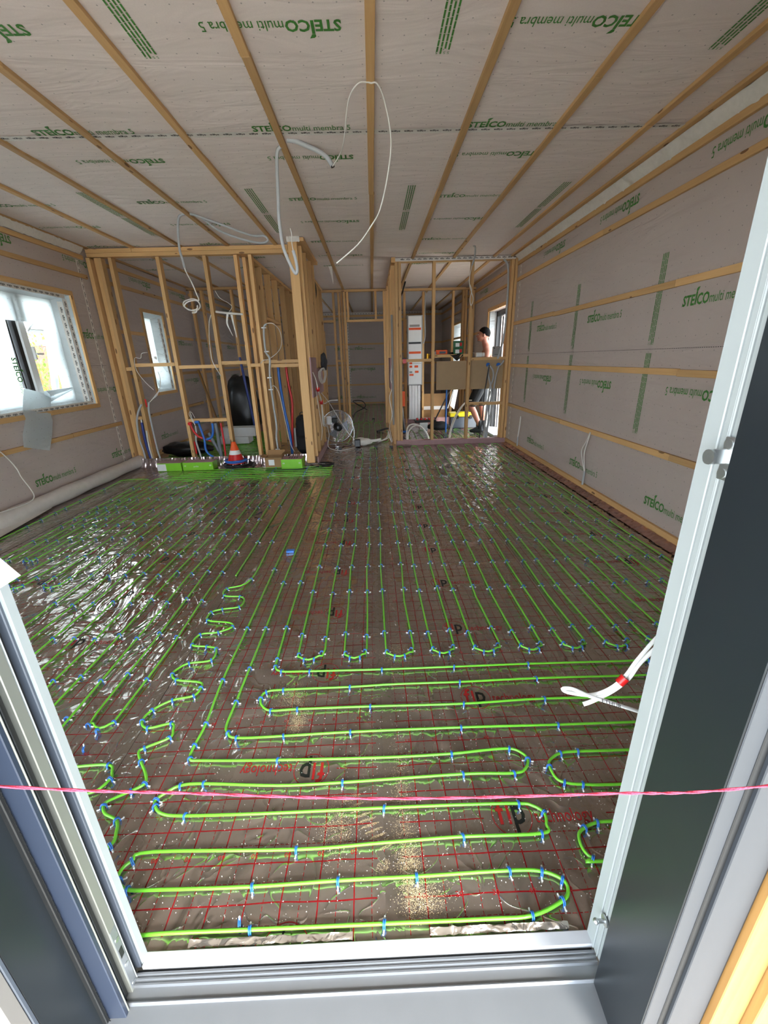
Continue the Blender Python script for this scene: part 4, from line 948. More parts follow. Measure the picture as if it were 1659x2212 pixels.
# specks and saw dust
rs = random.Random(11); mb = MB()
for i in range(2600):
    y = 0.68+abs(rs.gauss(0, 0.55)); x = rs.gauss(0.0, 0.65)
    if abs(x) > 1.2*y+0.1 or y > 3.2: continue
    r = rs.uniform(0.0006, 0.0019); a = rs.uniform(0, 3)
    mb.add([(x+r*math.cos(a), y+r*math.sin(a), 0.0012), (x+r*math.cos(a+2.1), y+r*math.sin(a+2.1), 0.0012), (x+r*math.cos(a+4.2), y+r*math.sin(a+4.2), 0.0012), (x, y, 0.0012+r*1.4)], [(0, 1, 3), (1, 2, 3), (2, 0, 3)])
tag(mb.obj('plaster_specks', M['spec']), 'white plaster specks scattered over the foil near the door', 'debris', None, 'stuff')
mb = MB()
def dustpatch(cx, cy_, sx, sy, n, ang=0.0):
    for i in range(n):
        u, v = rs.gauss(0, sx), rs.gauss(0, sy); x = cx+u*math.cos(ang)-v*math.sin(ang); y = cy_+u*math.sin(ang)+v*math.cos(ang)
        if x > 0.45 or y < 0.66: continue
        r = rs.uniform(0.0004, 0.0011); a = rs.uniform(0, 3)
        mb.add([(x+r*math.cos(a+q), y+r*math.sin(a+q), 0.0019+0.0003*rs.random()) for q in (0, 1.6, 3.1, 4.7)], [(0, 1, 2, 3)])
dustpatch(-0.40, 1.48, 0.035, 0.06, 2600, 0.4); dustpatch(-0.36, 1.34, 0.02, 0.03, 1500); dustpatch(0.06, 0.78, 0.02, 0.06, 2600); dustpatch(0.10, 0.72, 0.03, 0.02, 1000); dustpatch(0.07, 1.74, 0.05, 0.05, 1500); dustpatch(-0.16, 0.92, 0.03, 0.05, 1200); dustpatch(0.05, 1.0, 0.02, 0.12, 1500)
tag(mb.obj('saw_dust', M['dust']), 'pale sawdust lying in small patches on the foil', 'sawdust', None, 'stuff')
# dusty boot print
mb = MB()
for (x, y, w_, h_) in [(-0.105+0.012*k, 0.985-0.0165*k, 0.062-0.003*abs(k-3), 0.0055) for k in range(9)]+[(-0.12, 1.01, 0.06, 0.012), (-0.02, 0.80, 0.045, 0.020)]:
    for i in range(260):
        u = rs.uniform(-1, 1); v = rs.uniform(-1, 1)
        if u*u+v*v > 1 or rs.random() < 0.25: continue
        px_, py_ = x+u*w_/2+v*0.004, y+v*h_+u*0.008; r = rs.uniform(0.0006, 0.0013)
        mb.add([(px_+r*math.cos(q), py_+r*math.sin(q), 0.0022) for q in (0, 2.1, 4.2)], [(0, 1, 2)])
tag(mb.obj('boot_print', M['dust']), 'dusty pale boot print on the foil by the centre seam', 'print', None, 'stuff')
# ================================================================== OBJECTS IN THE MAIN ROOM
# long membrane roll by the left wall
mb = MB(); n = 40; vs = []
for i in range(n+1):
    y = 3.0+3.25*i/n; r = 0.078+0.004*math.sin(i*0.7)
    for k in range(20):
        t = 2*PI*k/20; vs.append((-3.492+r*math.cos(t), y, 0.080+r*math.sin(t)*(1.0)))
mb.add(vs, [(i*20+k, i*20+(k+1) % 20, (i+1)*20+(k+1) % 20, (i+1)*20+k) for i in range(n) for k in range(20)], 0, True)
mb.add(vs[-20:], [tuple(range(20))]); mb.add(vs[:20], [tuple(range(20))[::-1]])
vs = []
for i in range(9):
    y = 3.0+0.16*i
    for j in range(5): vs.append((-3.46+0.05*j*(1-i/9), y, 0.012+0.05*max(0, (1-j/2.5))*(1-i/9)+0.004))
mb.add(vs, [(i*5+j, (i+1)*5+j, (i+1)*5+j+1, i*5+j+1) for i in range(8) for j in range(4)], 0, True)
tag(mb.obj('membrane_roll', plain('roll_membrane', '#cfc7bf', 0.6, bump=0.3)), 'long pale roll of membrane lying along the foot of the left wall', 'roll')
hose('wall_cable', [(-3.47, 3.62, 0.175), (-3.44, 3.82, 0.168), (-3.42, 4.0, 0.17), (-3.43, 4.09, 0.20), (-3.46, 4.11, 0.28), (-3.50, 4.10, 0.40), (-3.53, 4.11, 0.49), (-3.55, 4.06, 0.62), (-3.56, 3.98, 0.72), (-3.565, 3.88, 0.765), (-3.57, 3.70, 0.78), (-3.57, 3.6, 0.85), (-3.57, 3.86, 0.86), (-3.57, 3.97, 0.90), (-3.575, 3.90, 0.96)], 0.0055, M['cable'], 'white cable curling out of the left wall onto the membrane roll')
hose('wall_cable', [(2.235, 2.45, 0.53), (2.18, 2.52, 0.50), (2.13, 2.62, 0.38), (2.12, 2.66, 0.28), (2.13, 2.64, 0.24), (2.16, 2.54, 0.255), (2.235, 2.45, 0.27)], 0.0055, M['black'], 'black cable loop standing off the right wall beside the door frame')
o = thing('wall_cable', 'pair of white cables from a grey sleeve low on the right wall, nearer pair', 'cable', (2.21, 4.30, 0.08))
hose('sleeve', [(0, -0.02, 0.0), (0, -0.03, 0.15)], 0.011, M['conduit'], parent=o, sub=1)
hose('strand', [(0, -0.03, 0.14), (0, 0.07, 0.28), (0, 0.09, 0.36), (0.0, 0.02, 0.46), (0.005, -0.02, 0.56)], 0.005, M['cable'], parent=o); hose('strand', [(0, -0.03, 0.14), (0, 0.0, 0.22), (0, 0.03, 0.33), (0, 0.0, 0.44), (0.005, -0.03, 0.56)], 0.005, M['cable'], parent=o)
o = thing('wall_cable', 'pair of white cables from a grey sleeve low on the right wall, farther pair', 'cable', (2.21, 6.44, 0.08))
hose('sleeve', [(0, 0.0, 0.0), (0, 0.0, 0.14)], 0.011, M['conduit'], parent=o, sub=1); hose('strand', [(0, 0, 0.13), (0, -0.05, 0.28), (0, -0.07, 0.46)], 0.005, M['cable'], parent=o); hose('strand', [(0, 0.01, 0.13), (0, -0.02, 0.28), (0, -0.04, 0.46)], 0.005, M['cable'], parent=o)
# flat flex on the right by the door
o = thing('flat_cable', 'white flat cable hanging in from the right frame, looped and tied with red tape', 'cable', (0, 0, 0))
def flat(name, pts, wd, th, parent, dz=0.0):
    mb = MB(); P_ = catmull([Vector(p) for p in pts], 6); vs = []
    for i, p in enumerate(P_):
        t = (P_[min(i+1, len(P_)-1)]-P_[max(i-1, 0)]).normalized(); s_ = t.cross(Vector((0, 0.55, -0.83))).normalized(); nn = s_.cross(t)
        for a_, b_ in ((-1, -0.4), (-0.8, -1), (0.8, -1), (1, -0.4), (1, 0.4), (0.8, 1), (0.1, 0.75), (-0.1, 0.75), (-0.8, 1), (-1, 0.4)): vs.append(p+s_*a_*wd/2+nn*b_*th/2)
    m_ = 10; mb.add(vs, [(i*m_+k, i*m_+(k+1) % m_, (i+1)*m_+(k+1) % m_, (i+1)*m_+k) for i in range(len(P_)-1) for k in range(m_)], 0, True)
    mb.add(vs[:m_], [tuple(range(m_))[::-1]]); mb.add(vs[-m_:], [tuple(range(m_))]); return mb.obj(name, M['white'], parent)
yc = 0.78
def fp(l): return [((x-0.018)*yc/0.9, y_*yc/0.9, CAMZ+(z-CAMZ)*yc/0.9) for x, y_, z in l]
flat('strand', [(0.74, 0.628, 0.83), (0.72, 0.70, 0.825)]+fp([(0.80, 0.93, 0.70), (0.76, 0.92, 0.69), (0.70, 0.90, 0.63), (0.675, 0.90, 0.575), (0.64, 0.90, 0.535), (0.59, 0.90, 0.515), (0.53, 0.905, 0.522), (0.508, 0.90, 0.54), (0.53, 0.89, 0.548), (0.58, 0.885, 0.525), (0.66, 0.88, 0.495), (0.715, 0.875, 0.475)]), 0.0085, 0.004, o)
flat('strand', [(0.75, 0.628, 0.81), (0.73, 0.70, 0.805)]+fp([(0.80, 0.92, 0.685), (0.765, 0.91, 0.672), (0.71, 0.90, 0.622), (0.685, 0.90, 0.567), (0.65, 0.90, 0.528), (0.60, 0.90, 0.495), (0.573, 0.90, 0.483)]), 0.010, 0.0045, o)
mb = MB(); c = fp([(0.668, 0.898, 0.562)])[0]; mb.tube([Vector(c)+Vector((-0.006, 0, -0.007)), Vector(c)+Vector((0.006, 0, 0.009))], 0.0105, n=12); mb.obj('red_band', M['red'], o)
mb = MB(); put_text(mb, 'ETHUR', 0, 0, 0.050, 0.009); p0 = Vector(fp([(0.606, 0.875, 0.513)])[0]); e = (Vector(fp([(0.70, 0.868, 0.480)])[0])-p0).normalized(); nn_ = Vector((0, -0.62, 0.78)); f_ = nn_.cross(e).normalized()
mb.v = [tuple(p0+e*v[0]+f_*(v[1]-0.002)+nn_*0.0045) for v in mb.v]; mb.obj('handwriting', M['black_print'], o)
# pink string across the doorway
mb = MB(); P_ = catmull([Vector(p) for p in ((-0.9, 0.33, 1.06), (-0.373, 0.3, 1.022), (-0.199, 0.3, 1.002), (-0.003, 0.3, 0.982), (0.221, 0.3, 0.975), (0.394, 0.3, 0.976), (0.9, 0.33, 0.99))], 14)
for k in range(2):
    q = [p+Vector((0, math.cos(i*1.3+k*PI), math.sin(i*1.3+k*PI)))*0.0006 for i, p in enumerate(P_)]; mb.tube(q, 0.0009, n=6, sub=3)
tag(mb.obj('string', M['string']), 'pink builders string stretched across the open doorway', 'string')
# ceiling cables
o = thing('ceiling_conduit', 'thick grey conduit loop hanging from the ceiling in front of the corner post', 'conduit', (0, 0, 0))
hose('conduit', [(-0.56, 3.62, 2.815), (-0.61, 3.63, 2.79), (-0.63, 3.65, 2.70), (-0.64, 3.65, 2.54), (-0.65, 3.65, 2.40), (-0.64, 3.65, 2.22), (-0.60, 3.65, 2.10), (-0.565, 3.65, 2.035), (-0.548, 3.65, 2.06), (-0.555, 3.65, 2.13), (-0.567, 3.65, 2.185)], 0.0125, M['conduit'], parent=o)
hose('wire', [(-0.567, 3.65, 2.185), (-0.572, 3.65, 2.24), (-0.57, 3.66, 2.29), (-0.575, 3.66, 2.33)], 0.003, M['cable'], parent=o)
o = thing('ceiling_conduit', 'short grey conduit stub with a black open end poking from the ceiling seam', 'conduit', (0, 0, 0))
hose('conduit', [(-0.53, 3.55, 2.815), (-0.47, 3.56, 2.81), (-0.40, 3.58, 2.79), (-0.33, 3.60, 2.77), (-0.27, 3.62, 2.74), (-0.235, 3.62, 2.69)], 0.016, M['conduit'], parent=o)
mb = MB(); mb.cyl((-0.2355, 3.62, 2.692), (-0.232, 3.62, 2.682), 0.0135, n=14); mb.obj('open_end', M['black'], o)
hose('ceiling_wire', [(-0.233, 3.61, 2.685), (-0.18, 3.5, 2.70), (-0.13, 3.2, 2.66), (-0.085, 2.95, 2.74), (-0.03, 2.9, 2.79), (0.02, 2.9, 2.797), (0.043, 2.9, 2.793), (0.075, 2.9, 2.79), (0.115, 2.95, 2.74), (0.15, 3.0, 2.59), (0.13, 3.05, 2.44), (0.08, 3.1, 2.28), (0.02, 3.1, 2.19), (-0.07, 3.1, 2.09), (-0.21, 3.1, 1.99)], 0.0042, M['cable'], 'thin white cable hanging in a wide loop from the middle ceiling batten')
o = thing('ceiling_conduit', 'grey conduit with a coiled white cable hanging before the left stud wall', 'conduit', (0, 0, 0))
hose('conduit', [(-1.78, 4.98, 2.815), (-1.88, 5.03, 2.81), (-1.93, 5.08, 2.77), (-1.955, 5.1, 2.69), (-1.97, 5.1, 2.53), (-1.955, 5.1, 2.43), (-1.95, 5.1, 2.36)], 0.013, M['conduit'], parent=o)
hose('wire', [(-1.95, 5.1, 2.36), (-1.94, 5.1, 2.32), (-1.90, 5.1, 2.22), (-1.87, 5.1, 2.12), (-1.855, 5.1, 2.05), (-1.91, 5.08, 2.065), (-2.0, 5.07, 2.04), (-2.02, 5.1, 1.99), (-1.93, 5.13, 1.95), (-1.86, 5.12, 1.99), (-1.87, 5.09, 2.045), (-1.95, 5.07, 2.04), (-2.01, 5.08, 2.0), (-1.98, 5.12, 1.96), (-1.90, 5.12, 1.97), (-1.88, 5.1, 2.0), (-1.90, 5.1, 1.94), (-1.95, 5.1, 1.93)], 0.0065, M['cable'], parent=o)
hose('ceiling_conduit', [(-1.78, 4.98, 2.81), (-1.68, 5.02, 2.79), (-1.55, 5.1, 2.70), (-1.36, 5.1, 2.625), (-1.18, 5.1, 2.58), (-1.08, 5.1, 2.575), (-1.045, 5.1, 2.60), (-1.08, 5.1, 2.635), (-1.22, 5.1, 2.645), (-1.50, 5.05, 2.735), (-1.72, 5.0, 2.80)], 0.011, M['conduit'], 'grey conduit bent into a flat loop just under the ceiling at the left', 'conduit')
o = thing('ceiling_conduit', 'grey conduit with a knotted white cable hanging before the right stud wall', 'conduit', (0, 0, 0))
hose('conduit', [(1.43, 6.55, 2.815), (1.46, 6.6, 2.80), (1.48, 6.7, 2.72), (1.46, 6.75, 2.62)], 0.012, M['conduit'], parent=o)
hose('wire', [(1.46, 6.75, 2.62), (1.45, 6.85, 2.48), (1.47, 6.9, 2.38), (1.50, 6.9, 2.30), (1.53, 6.9, 2.20), (1.50, 6.9, 2.12), (1.48, 6.9, 2.20), (1.50, 6.9, 2.32), (1.47, 6.9, 2.40)], 0.006, M['cable'], parent=o)
hose('conduit', [(2.02, YR-0.06, 2.76), (2.08, YR-0.06, 2.70), (2.11, YR-0.06, 2.5), (2.115, YR-0.06, 2.0), (2.10, YR-0.06, 1.7), (2.06, YR-0.06, 1.50), (2.02, YR-0.06, 1.36)], 0.016, M['conduit'], 'long grey conduit running down the right edge of the right stud wall', 'conduit')
mb = MB(); 
for pts in ([(-0.62, 7.6, 2.81), (-0.60, 7.6, 2.70), (-0.585, 7.58, 2.55)],):
    vs = []
    for i, p in enumerate(catmull([Vector(q) for q in pts], 5)): vs += [p+Vector((-0.03+0.003*i, 0, 0)), p+Vector((0.03-0.003*i, 0.01, 0))]
    mb.add(vs, [(2*i, 2*i+1, 2*i+3, 2*i+2) for i in range(len(vs)//2-1)], 0, True)
tag(mb.obj('hanging_tape', M['tape']), 'strip of white tape dangling from the hallway ceiling', 'tape')
# ================================================================== AT THE LEFT PARTITION
crumple('foil_upstand', (-3.50, 6.10, 0.0), (-0.98, 6.10, 0.0), (0, 0.03, 0.125), (0, -1, 0), 0.022, 220, M['silver'], floor)
def carton(name, label, x0, x1, y0, y1, h, m_side, m_top, slots=True, flaps=False):
    o = thing(name, label, 'box', (x0, y0, 0.001)); w_, d_ = x1-x0, y1-y0
    bx('body', (x0, y0, 0.001), (x1, y1, h), M[m_side], o, 0.003)
    if m_top: bx('lid', (x0+0.002, y0+0.002, h+0.0002), (x1-0.002, y1-0.002, h+0.004), M[m_top], o, 0.001)
    if slots:
        for sx in (x0+0.02, x1-0.05):
            mb = MB(); mb.tube([(sx-x0+0.03*math.cos(t)*0.4+0.015, -0.0012, h*0.6+0.007*math.sin(t)) for t in [k*PI/8 for k in range(17)]], 0.002, n=5); mb.obj('handle_slot', M['white'], o)
    return o
g1 = carton('carton', 'long green carton under clear film by the left stud wall', -2.70, -2.28, 5.80, 5.98, 0.115, 'box_g', 'pink')
mb = MB(); put_text(mb, 'yolo', 0, 0, 0.07, 0.03); mb.v = [(v[0]+0.15, -0.0016, v[1]+0.05) for v in mb.v]; mb.obj('printed_lettering', M['white'], g1)
g2 = carton('carton', 'short green and white carton left of the long green one', -3.05, -2.72, 5.80, 5.98, 0.115, 'box_g', 'pink', False); bx('end_label', (-3.05, 5.794, 0.01), (-2.93, 5.799, 0.105), M['white'], g2, 0.0005)
g3 = carton('carton', 'green carton with a grey printed lid next to the corner post', -1.31, -1.02, 5.72, 5.93, 0.135, 'box_g', 'pink')
mb = MB()
for k in range(4): mb.box((0.10+k*0.035, 0.05, 0.1396), (0.112+k*0.035, 0.15, 0.1402))
mb.obj('printed_marks', M['black_print'], g3)
cb = thing('carton', 'open brown cardboard box between the cone and the green carton', 'box', (-1.55, 5.80, 0.001))
mb = MB(); t = 0.004; x0_, x1_, y0_, y1_, h_ = 0, 0.24, 0, 0.19, 0.15
for a, b in (((0, 0, 0), (x1_, t, h_)), ((0, y1_-t, 0), (x1_, y1_, h_)), ((0, 0, 0), (t, y1_, h_)), ((x1_-t, 0, 0), (x1_, y1_, h_)), ((0, 0, 0), (x1_, y1_, t))): mb.box(a, b)
mb.obj('body', M['card'], cb)
for nm_, q in (('flap', [(0, 0, h_), (x1_, 0, h_), (x1_-0.01, -0.06, h_+0.02), (0.01, -0.06, h_+0.02)]), ('flap', [(x1_, 0, h_), (x1_, y1_, h_), (x1_+0.012, y1_, h_+0.055), (x1_+0.012, 0, h_+0.055)]), ('flap', [(0, y1_, h_), (0, 0, h_), (-0.06, 0, h_+0.02), (-0.06, y1_, h_+0.02)]), ('flap', [(0, y1_, h_), (x1_, y1_, h_), (x1_, y1_+0.05, h_+0.06), (0, y1_+0.05, h_+0.06)])):
    mb = MB(); nv = (Vector(q[1])-Vector(q[0])).cross(Vector(q[2])-Vector(q[0])).normalized()*0.003
    mb.add(q+[tuple(Vector(p)+nv) for p in q], [(0, 1, 2, 3), (7, 6, 5, 4), (0, 4, 5, 1), (1, 5, 6, 2), (2, 6, 7, 3), (3, 7, 4, 0)]); mb.obj(nm_, M['card'], cb)
mb = MB(); mb.box((0.05, -0.0012, 0.04), (0.13, -0.0004, 0.12)); mb.obj('paper_label', M['white'], cb)
# cone on hose coils
co = thing('traffic_cone', 'orange and white traffic cone standing on coiled hoses by the left stud wall', 'cone', (-2.0, 5.96, 0.06))
cn = MB(); cn.lathe((0, 0, 0), [(0.125, 0.0), (0.115, 0.03), (0.103, 0.06), (0.083, 0.128)], 28); cn.obj('base', M['red'], co)
cn = MB(); cn.lathe((0, 0, 0), [(0.083, 0.128), (0.0625, 0.185)], 28); cn.obj('reflective_band', M['white'], co)
cn = MB(); cn.lathe((0, 0, 0), [(0.0625, 0.185), (0.030, 0.290), (0.026, 0.300), (0.0, 0.302)], 28); cn.obj('tip', M['orange'], co)
def coil(name, label, c, r, tr, turns, m, parent=None, cat='hose'):
    mb = MB(); n = 26*turns; pts = []
    for i in range(n+1):
        t = 2*PI*i/26; rr = r+0.012*math.sin(i*0.37); pts.append((c[0]+rr*math.cos(t), c[1]+rr*math.sin(t), c[2]+tr*1.9*(i/n)*turns*0.9))
    mb.tube(pts, tr, n=7); o = mb.obj(name, m); return tag(o, label, cat)
coil('hose_coil', 'black hose coil lying under the orange cone', (-1.97, 5.96, 0.013), 0.20, 0.012, 2, M['black'])
coil('hose_coil', 'blue hose ring around the foot of the orange cone', (-2.0, 5.96, 0.075), 0.145, 0.010, 2, M['blue'])
coil('hose_coil', 'small black cable coil on the foil at the foot of the corner post', (-0.70, 5.86, 0.010), 0.10, 0.008, 2, M['black'], cat='cable')
# ------------------------------------------------ plumbing in the left wall
YS = YL-0.07
o = thing('water_pipes', 'red and blue water pipes with grey drains under the low left rail', 'pipes', (0, 0, 0))
yy = YL-0.085
hose('red_pipe', [(-2.64, yy, 0.61), (-2.625, yy, 0.52), (-2.56, yy, 0.42), (-2.47, yy+0.02, 0.37), (-2.38, yy+0.05, 0.33)], 0.016, M['red'], parent=o)
hose('blue_pipe', [(-2.52, yy-0.01, 0.62), (-2.49, yy-0.02, 0.48), (-2.47, yy-0.03, 0.36), (-2.475, yy-0.03, 0.24), (-2.44, yy-0.03, 0.16), (-2.36, yy-0.03, 0.10)], 0.017, M['blue'], parent=o)
hose('blue_pipe', [(-2.33, yy, 0.60), (-2.34, yy, 0.47), (-2.38, yy, 0.40), (-2.45, yy-0.01, 0.37)], 0.017, M['blue'], parent=o)
hose('drain_pipe', [(-2.29, yy+0.02, 0.60), (-2.285, yy+0.02, 0.30), (-2.28, yy+0.02, 0.05)], 0.026, M['dkconduit'], parent=o, n=12)
hose('drain_pipe', [(-2.42, yy+0.04, 0.46), (-2.36, yy+0.04, 0.30), (-2.29, yy+0.03, 0.16)], 0.024, M['dkconduit'], parent=o, n=12)
hose('red_pipe', [(-2.21, yy, 0.60), (-2.205, yy, 0.35), (-2.215, yy, 0.05)], 0.014, M['red'], parent=o)
mb = MB(); mb.cyl((-2.645, yy-0.03, 0.605), (-2.645, yy+0.03, 0.605), 0.024, n=12); mb.cyl((-2.56, yy-0.03, 0.625), (-2.50, yy-0.03, 0.625), 0.022, n=12, mi=1); mb.obj('valve_ends', [M['red'], M['blue']], o)
o = thing('riser_bundle', 'grey conduits and a navy pipe rising beside the first left stud', 'conduit', (0, 0, 0))
hose('conduit', [(-3.28, YS, 0.89), (-3.35, YS, 0.79), (-3.40, YS, 0.65), (-3.42, YS, 0.41), (-3.40, YS, 0.23), (-3.395, YS, 0.04)], 0.014, M['conduit'], parent=o)
hose('navy_pipe', [(-3.33, YS-0.01, 0.64), (-3.335, YS-0.01, 0.35), (-3.31, YS, 0.05)], 0.018, M['dkblue'], parent=o); mb = MB(); mb.cyl((-3.33, YS-0.01, 0.64), (-3.33, YS-0.01, 0.68), 0.010, n=10); mb.obj('fitting', M['steel'], o)
hose('white_pipe', [(-3.30, YS+0.01, 0.52), (-3.305, YS, 0.3), (-3.29, YS, 0.04)], 0.012, M['cable'], parent=o)
o = thing('riser_conduit', 'grey conduit with white wires and red marks right of the first left stud', 'conduit', (0, 0, 0))
hose('conduit', [(-3.17, YS, 0.92), (-3.19, YS, 0.85), (-3.20, YS, 0.74), (-3.20, YS, 0.45), (-3.19, YS, 0.20), (-3.17, YS, 0.04)], 0.014, M['conduit'], parent=o)
hose('wire', [(-3.17, YS, 0.91), (-3.08, YS, 0.99), (-2.99, YS, 1.09), (-2.95, YS, 1.22), (-2.96, YS, 1.32)], 0.004, M['cable'], parent=o); hose('wire', [(-3.17, YS, 0.91), (-3.12, YS, 0.95), (-3.03, YS, 1.02), (-2.97, YS, 1.14), (-2.96, YS, 1.2)], 0.004, M['cable'], parent=o)
mb = MB(); mb.box((-3.235, YL-0.053, 0.85), (-3.215, YL-0.049, 0.96)); mb.box((-3.225, YL-0.053, 0.28), (-3.205, YL-0.049, 0.50)); mb.obj('red_mark', M['red'], o)
hose('loose_wire', [(-3.07, YS, 1.08), (-3.17, YS, 1.20), (-3.25, YS, 1.35), (-3.24, YS, 1.50), (-3.16, YS, 1.50), (-3.13, YS, 1.56), (-3.05, YS, 1.57)], 0.0035, M['cable'], 'thin white wire looping over the first rail of the left stud wall', 'wire')
o = thing('riser_conduit', 'grey conduit with cut wires at the second left stud', 'conduit', (0, 0, 0))
hose('conduit', [(-2.58, YS, 0.57), (-2.585, YS, 0.48), (-2.61, YS, 0.36), (-2.60, YS, 0.25), (-2.57, YS, 0.04)], 0.013, M['conduit'], parent=o)
hose('wire', [(-2.59, YS, 0.58), (-2.62, YS, 0.74), (-2.60, YS, 0.76), (-2.57, YS, 0.68)], 0.004, M['cable'], parent=o); hose('wire', [(-2.58, YS, 0.58), (-2.64, YS, 0.72), (-2.62, YS, 0.78)], 0.004, M['cable'], parent=o)
mb = MB(); mb.box((-2.655, YL-0.053, 0.16), (-2.635, YL-0.049, 0.34)); mb.obj('red_mark', M['red'], o)
mb = MB(); mb.add([(-2.685, YL-0.0505, 2.05), (-2.655, YL-0.0505, 1.99), (-2.665, YL-0.0505, 2.0), (-2.70, YL-0.0505, 2.03)], [(0, 1, 2, 3)])
hose('hanging_wire', [(-2.12, YS, 2.01), (-2.16, YS, 1.91), (-2.19, YS, 1.72), (-2.20, YS, 1.53), (-2.19, YS, 1.42), (-2.11, YS, 1.24)], 0.005, M['cable'], 'thin white cable hanging down beside the third left stud', 'wire')
o = thing('cross_conduit', 'white conduit running level between two left studs with torn tape hanging off', 'conduit', (0, 0, 0))
hose('conduit', [(-2.05, YS, 2.05), (-1.90, YS, 2.03), (-1.70, YS, 2.01)], 0.014, M['cable'], parent=o, sub=3)
for pts in ([(-1.90, YS, 2.02), (-1.92, YS-0.01, 1.91), (-1.90, YS, 1.83), (-1.87, YS, 1.75)], [(-1.85, YS, 2.01), (-1.84, YS, 1.9), (-1.82, YS, 1.73)]):
    mb = MB(); vs = []; Q_ = catmull([Vector(q) for q in pts], 4)
    for i, p in enumerate(Q_): ww = 0.014*(1-i/len(Q_)*0.8); vs += [p+Vector((-ww, 0, 0)), p+Vector((ww, 0.004, 0))]
    mb.add(vs, [(2*i, 2*i+1, 2*i+3, 2*i+2) for i in range(len(Q_)-1)], 0, True); mb.obj('torn_tape', M['tape'], o)
hose('wire', [(-2.02, YS, 2.30), (-1.97, YS, 2.21), (-1.87, YS, 2.15), (-1.83, YS, 2.10), (-1.88, YS, 2.04)], 0.003, M['cable'], parent=o)
o = thing('riser_conduit', 'tall grey conduit clipped to the last slim stud left of the corner post', 'conduit', (0, 0, 0))
hose('conduit', [(-1.40, YS, 1.885), (-1.44, YS, 1.84), (-1.455, YS, 1.67), (-1.45, YS, 1.53), (-1.41, YS, 1.45), (-1.43, YS, 1.28), (-1.435, YS, 1.12), (-1.43, YS, 0.83), (-1.42, YS, 0.54), (-1.44, YS, 0.35), (-1.43, YS, 0.04)], 0.014, M['conduit'], parent=o)
hose('wire', [(-1.40, YS, 1.89), (-1.32, YS, 1.89), (-1.24, YS, 1.81), (-1.22, YS, 1.67), (-1.27, YS, 1.55), (-1.41, YS, 1.45), (-1.50, YS, 1.43), (-1.54, YS, 1.39)], 0.0042, M['cable'], parent=o)
hose('wire', [(-1.42, YS, 1.08), (-1.39, YS, 1.09), (-1.33, YS-.01, 0.98), (-1.28, YS-.03, 0.6), (-1.24, YS-.05, 0.3), (-1.19, YS-.05, 0.16)], 0.0042, M['cable'], parent=o)
mb = MB()
for z in (1.84, 1.54, 1.2, 1.04, 0.19): mb.box((-1.475, YS-0.012, z-0.008), (-1.41, YS+0.012, z+0.008), bev=0.003)
mb.obj('pipe_clamps', M['white'], o)
hose('water_riser', [(-1.40, 6.62, 1.37), (-1.40, 6.62, 1.12), (-1.37, 6.62, 0.68), (-1.33, 6.62, 0.37), (-1.32, 6.62, 0.02)], 0.020, M['blue'], 'thick blue water pipe behind the left stud wall by the corner post', 'pipe', n=10)
hose('water_riser', [(-1.30, 6.70, 1.37), (-1.29, 6.70, 1.12), (-1.26, 6.70, 0.83), (-1.28, 6.70, 0.58), (-1.34, 6.72, 0.02)], 0.018, M['red'], 'thick red water pipe behind the left stud wall by the corner post', 'pipe', n=10)
hose('water_riser', [(-1.60, 6.55, 0.58), (-1.60, 6.55, 0.3), (-1.58, 6.55, 0.02)], 0.018, M['dkblue'], 'navy pipe with a white and red cap between the left studs', 'pipe', n=10)
hose('water_riser', [(-2.35, 8.0, 1.5), (-2.30, 8.0, 0.9), (-2.22, 8.0, 0.02)], 0.022, M['dkblue'], 'tall navy pipe standing in the middle of the left room', 'pipe', n=10)
# black bag, sheets, boxes in the left rooms
def bag(name, label, c, s_, seed, mat, cat, parts=None):
    mb = MB(); c = Vector(c); nu, nv = 20, 14; vs = []
    for j in range(nv+1):
        ph = PI*j/nv
        for i in range(nu):
            th = 2*PI*i/nu; d = Vector((math.sin(ph)*math.cos(th), math.sin(ph)*math.sin(th), math.cos(ph))); r = 1+0.28*noise.noise(d*1.9+Vector((seed, 0, 0)))
            p = Vector((d.x*s_[0]*r, d.y*s_[1]*r, d.z*s_[2]*r)); p.z = max(p.z, -s_[2]*0.93); vs.append(p)
    mb.add(vs, [(j*nu+i, (j+1)*nu+i, (j+1)*nu+(i+1) % nu, j*nu+(i+1) % nu) for j in range(nv) for i in range(nu)], 0, True)
    return mb
bp_ = thing('backpack', 'black backpack leaning behind the green carton and the corner post', 'bag', (-1.12, 6.72, 0.29))
bag('b', '', (0, 0, 0), (0.15, 0.13, 0.31), 2.0, None, '').obj('bag_body', M['fabric'], bp_)
mb = MB(); mb.box((-0.10, -0.17, -0.22), (0.06, -0.10, 0.02), bev=0.03); mb.obj('front_pocket', M['fabric'], bp_); hose('carry_loop', [(-0.04, 0, 0.29), (-0.03, -0.02, 0.36), (0.03, -0.02, 0.36), (0.04, 0, 0.29)], 0.008, M['black'], parent=bp_)
mb = MB(); mb.box((-0.13, -0.165, -0.15), (-0.105, -0.12, 0.15), bev=0.01); mb.obj('grey_strip', M['conduit'], bp_)
bs = bag('b', '', (0, 0, 0), (0.34, 0.22, 0.60), 5.0, None, ''); o = bs.obj('rubbish_bag', M['black'], None, (-2.55, 8.5, 0.575)); tag(o, 'large black plastic bag standing in the left room behind the studs', 'bag')
bs = bag('b', '', (0, 0, 0), (0.40, 0.20, 0.12), 8.0, None, ''); o = bs.obj('black_sheet', M['black'], None, (-3.0, 6.75, 0.135)); tag(o, 'crumpled black plastic sheet on the floor behind the first left studs', 'sheet')
st_ = thing('foam_blocks', 'white polystyrene packing blocks on the floor of the left room', 'foam', (-2.55, 7.75, 0))
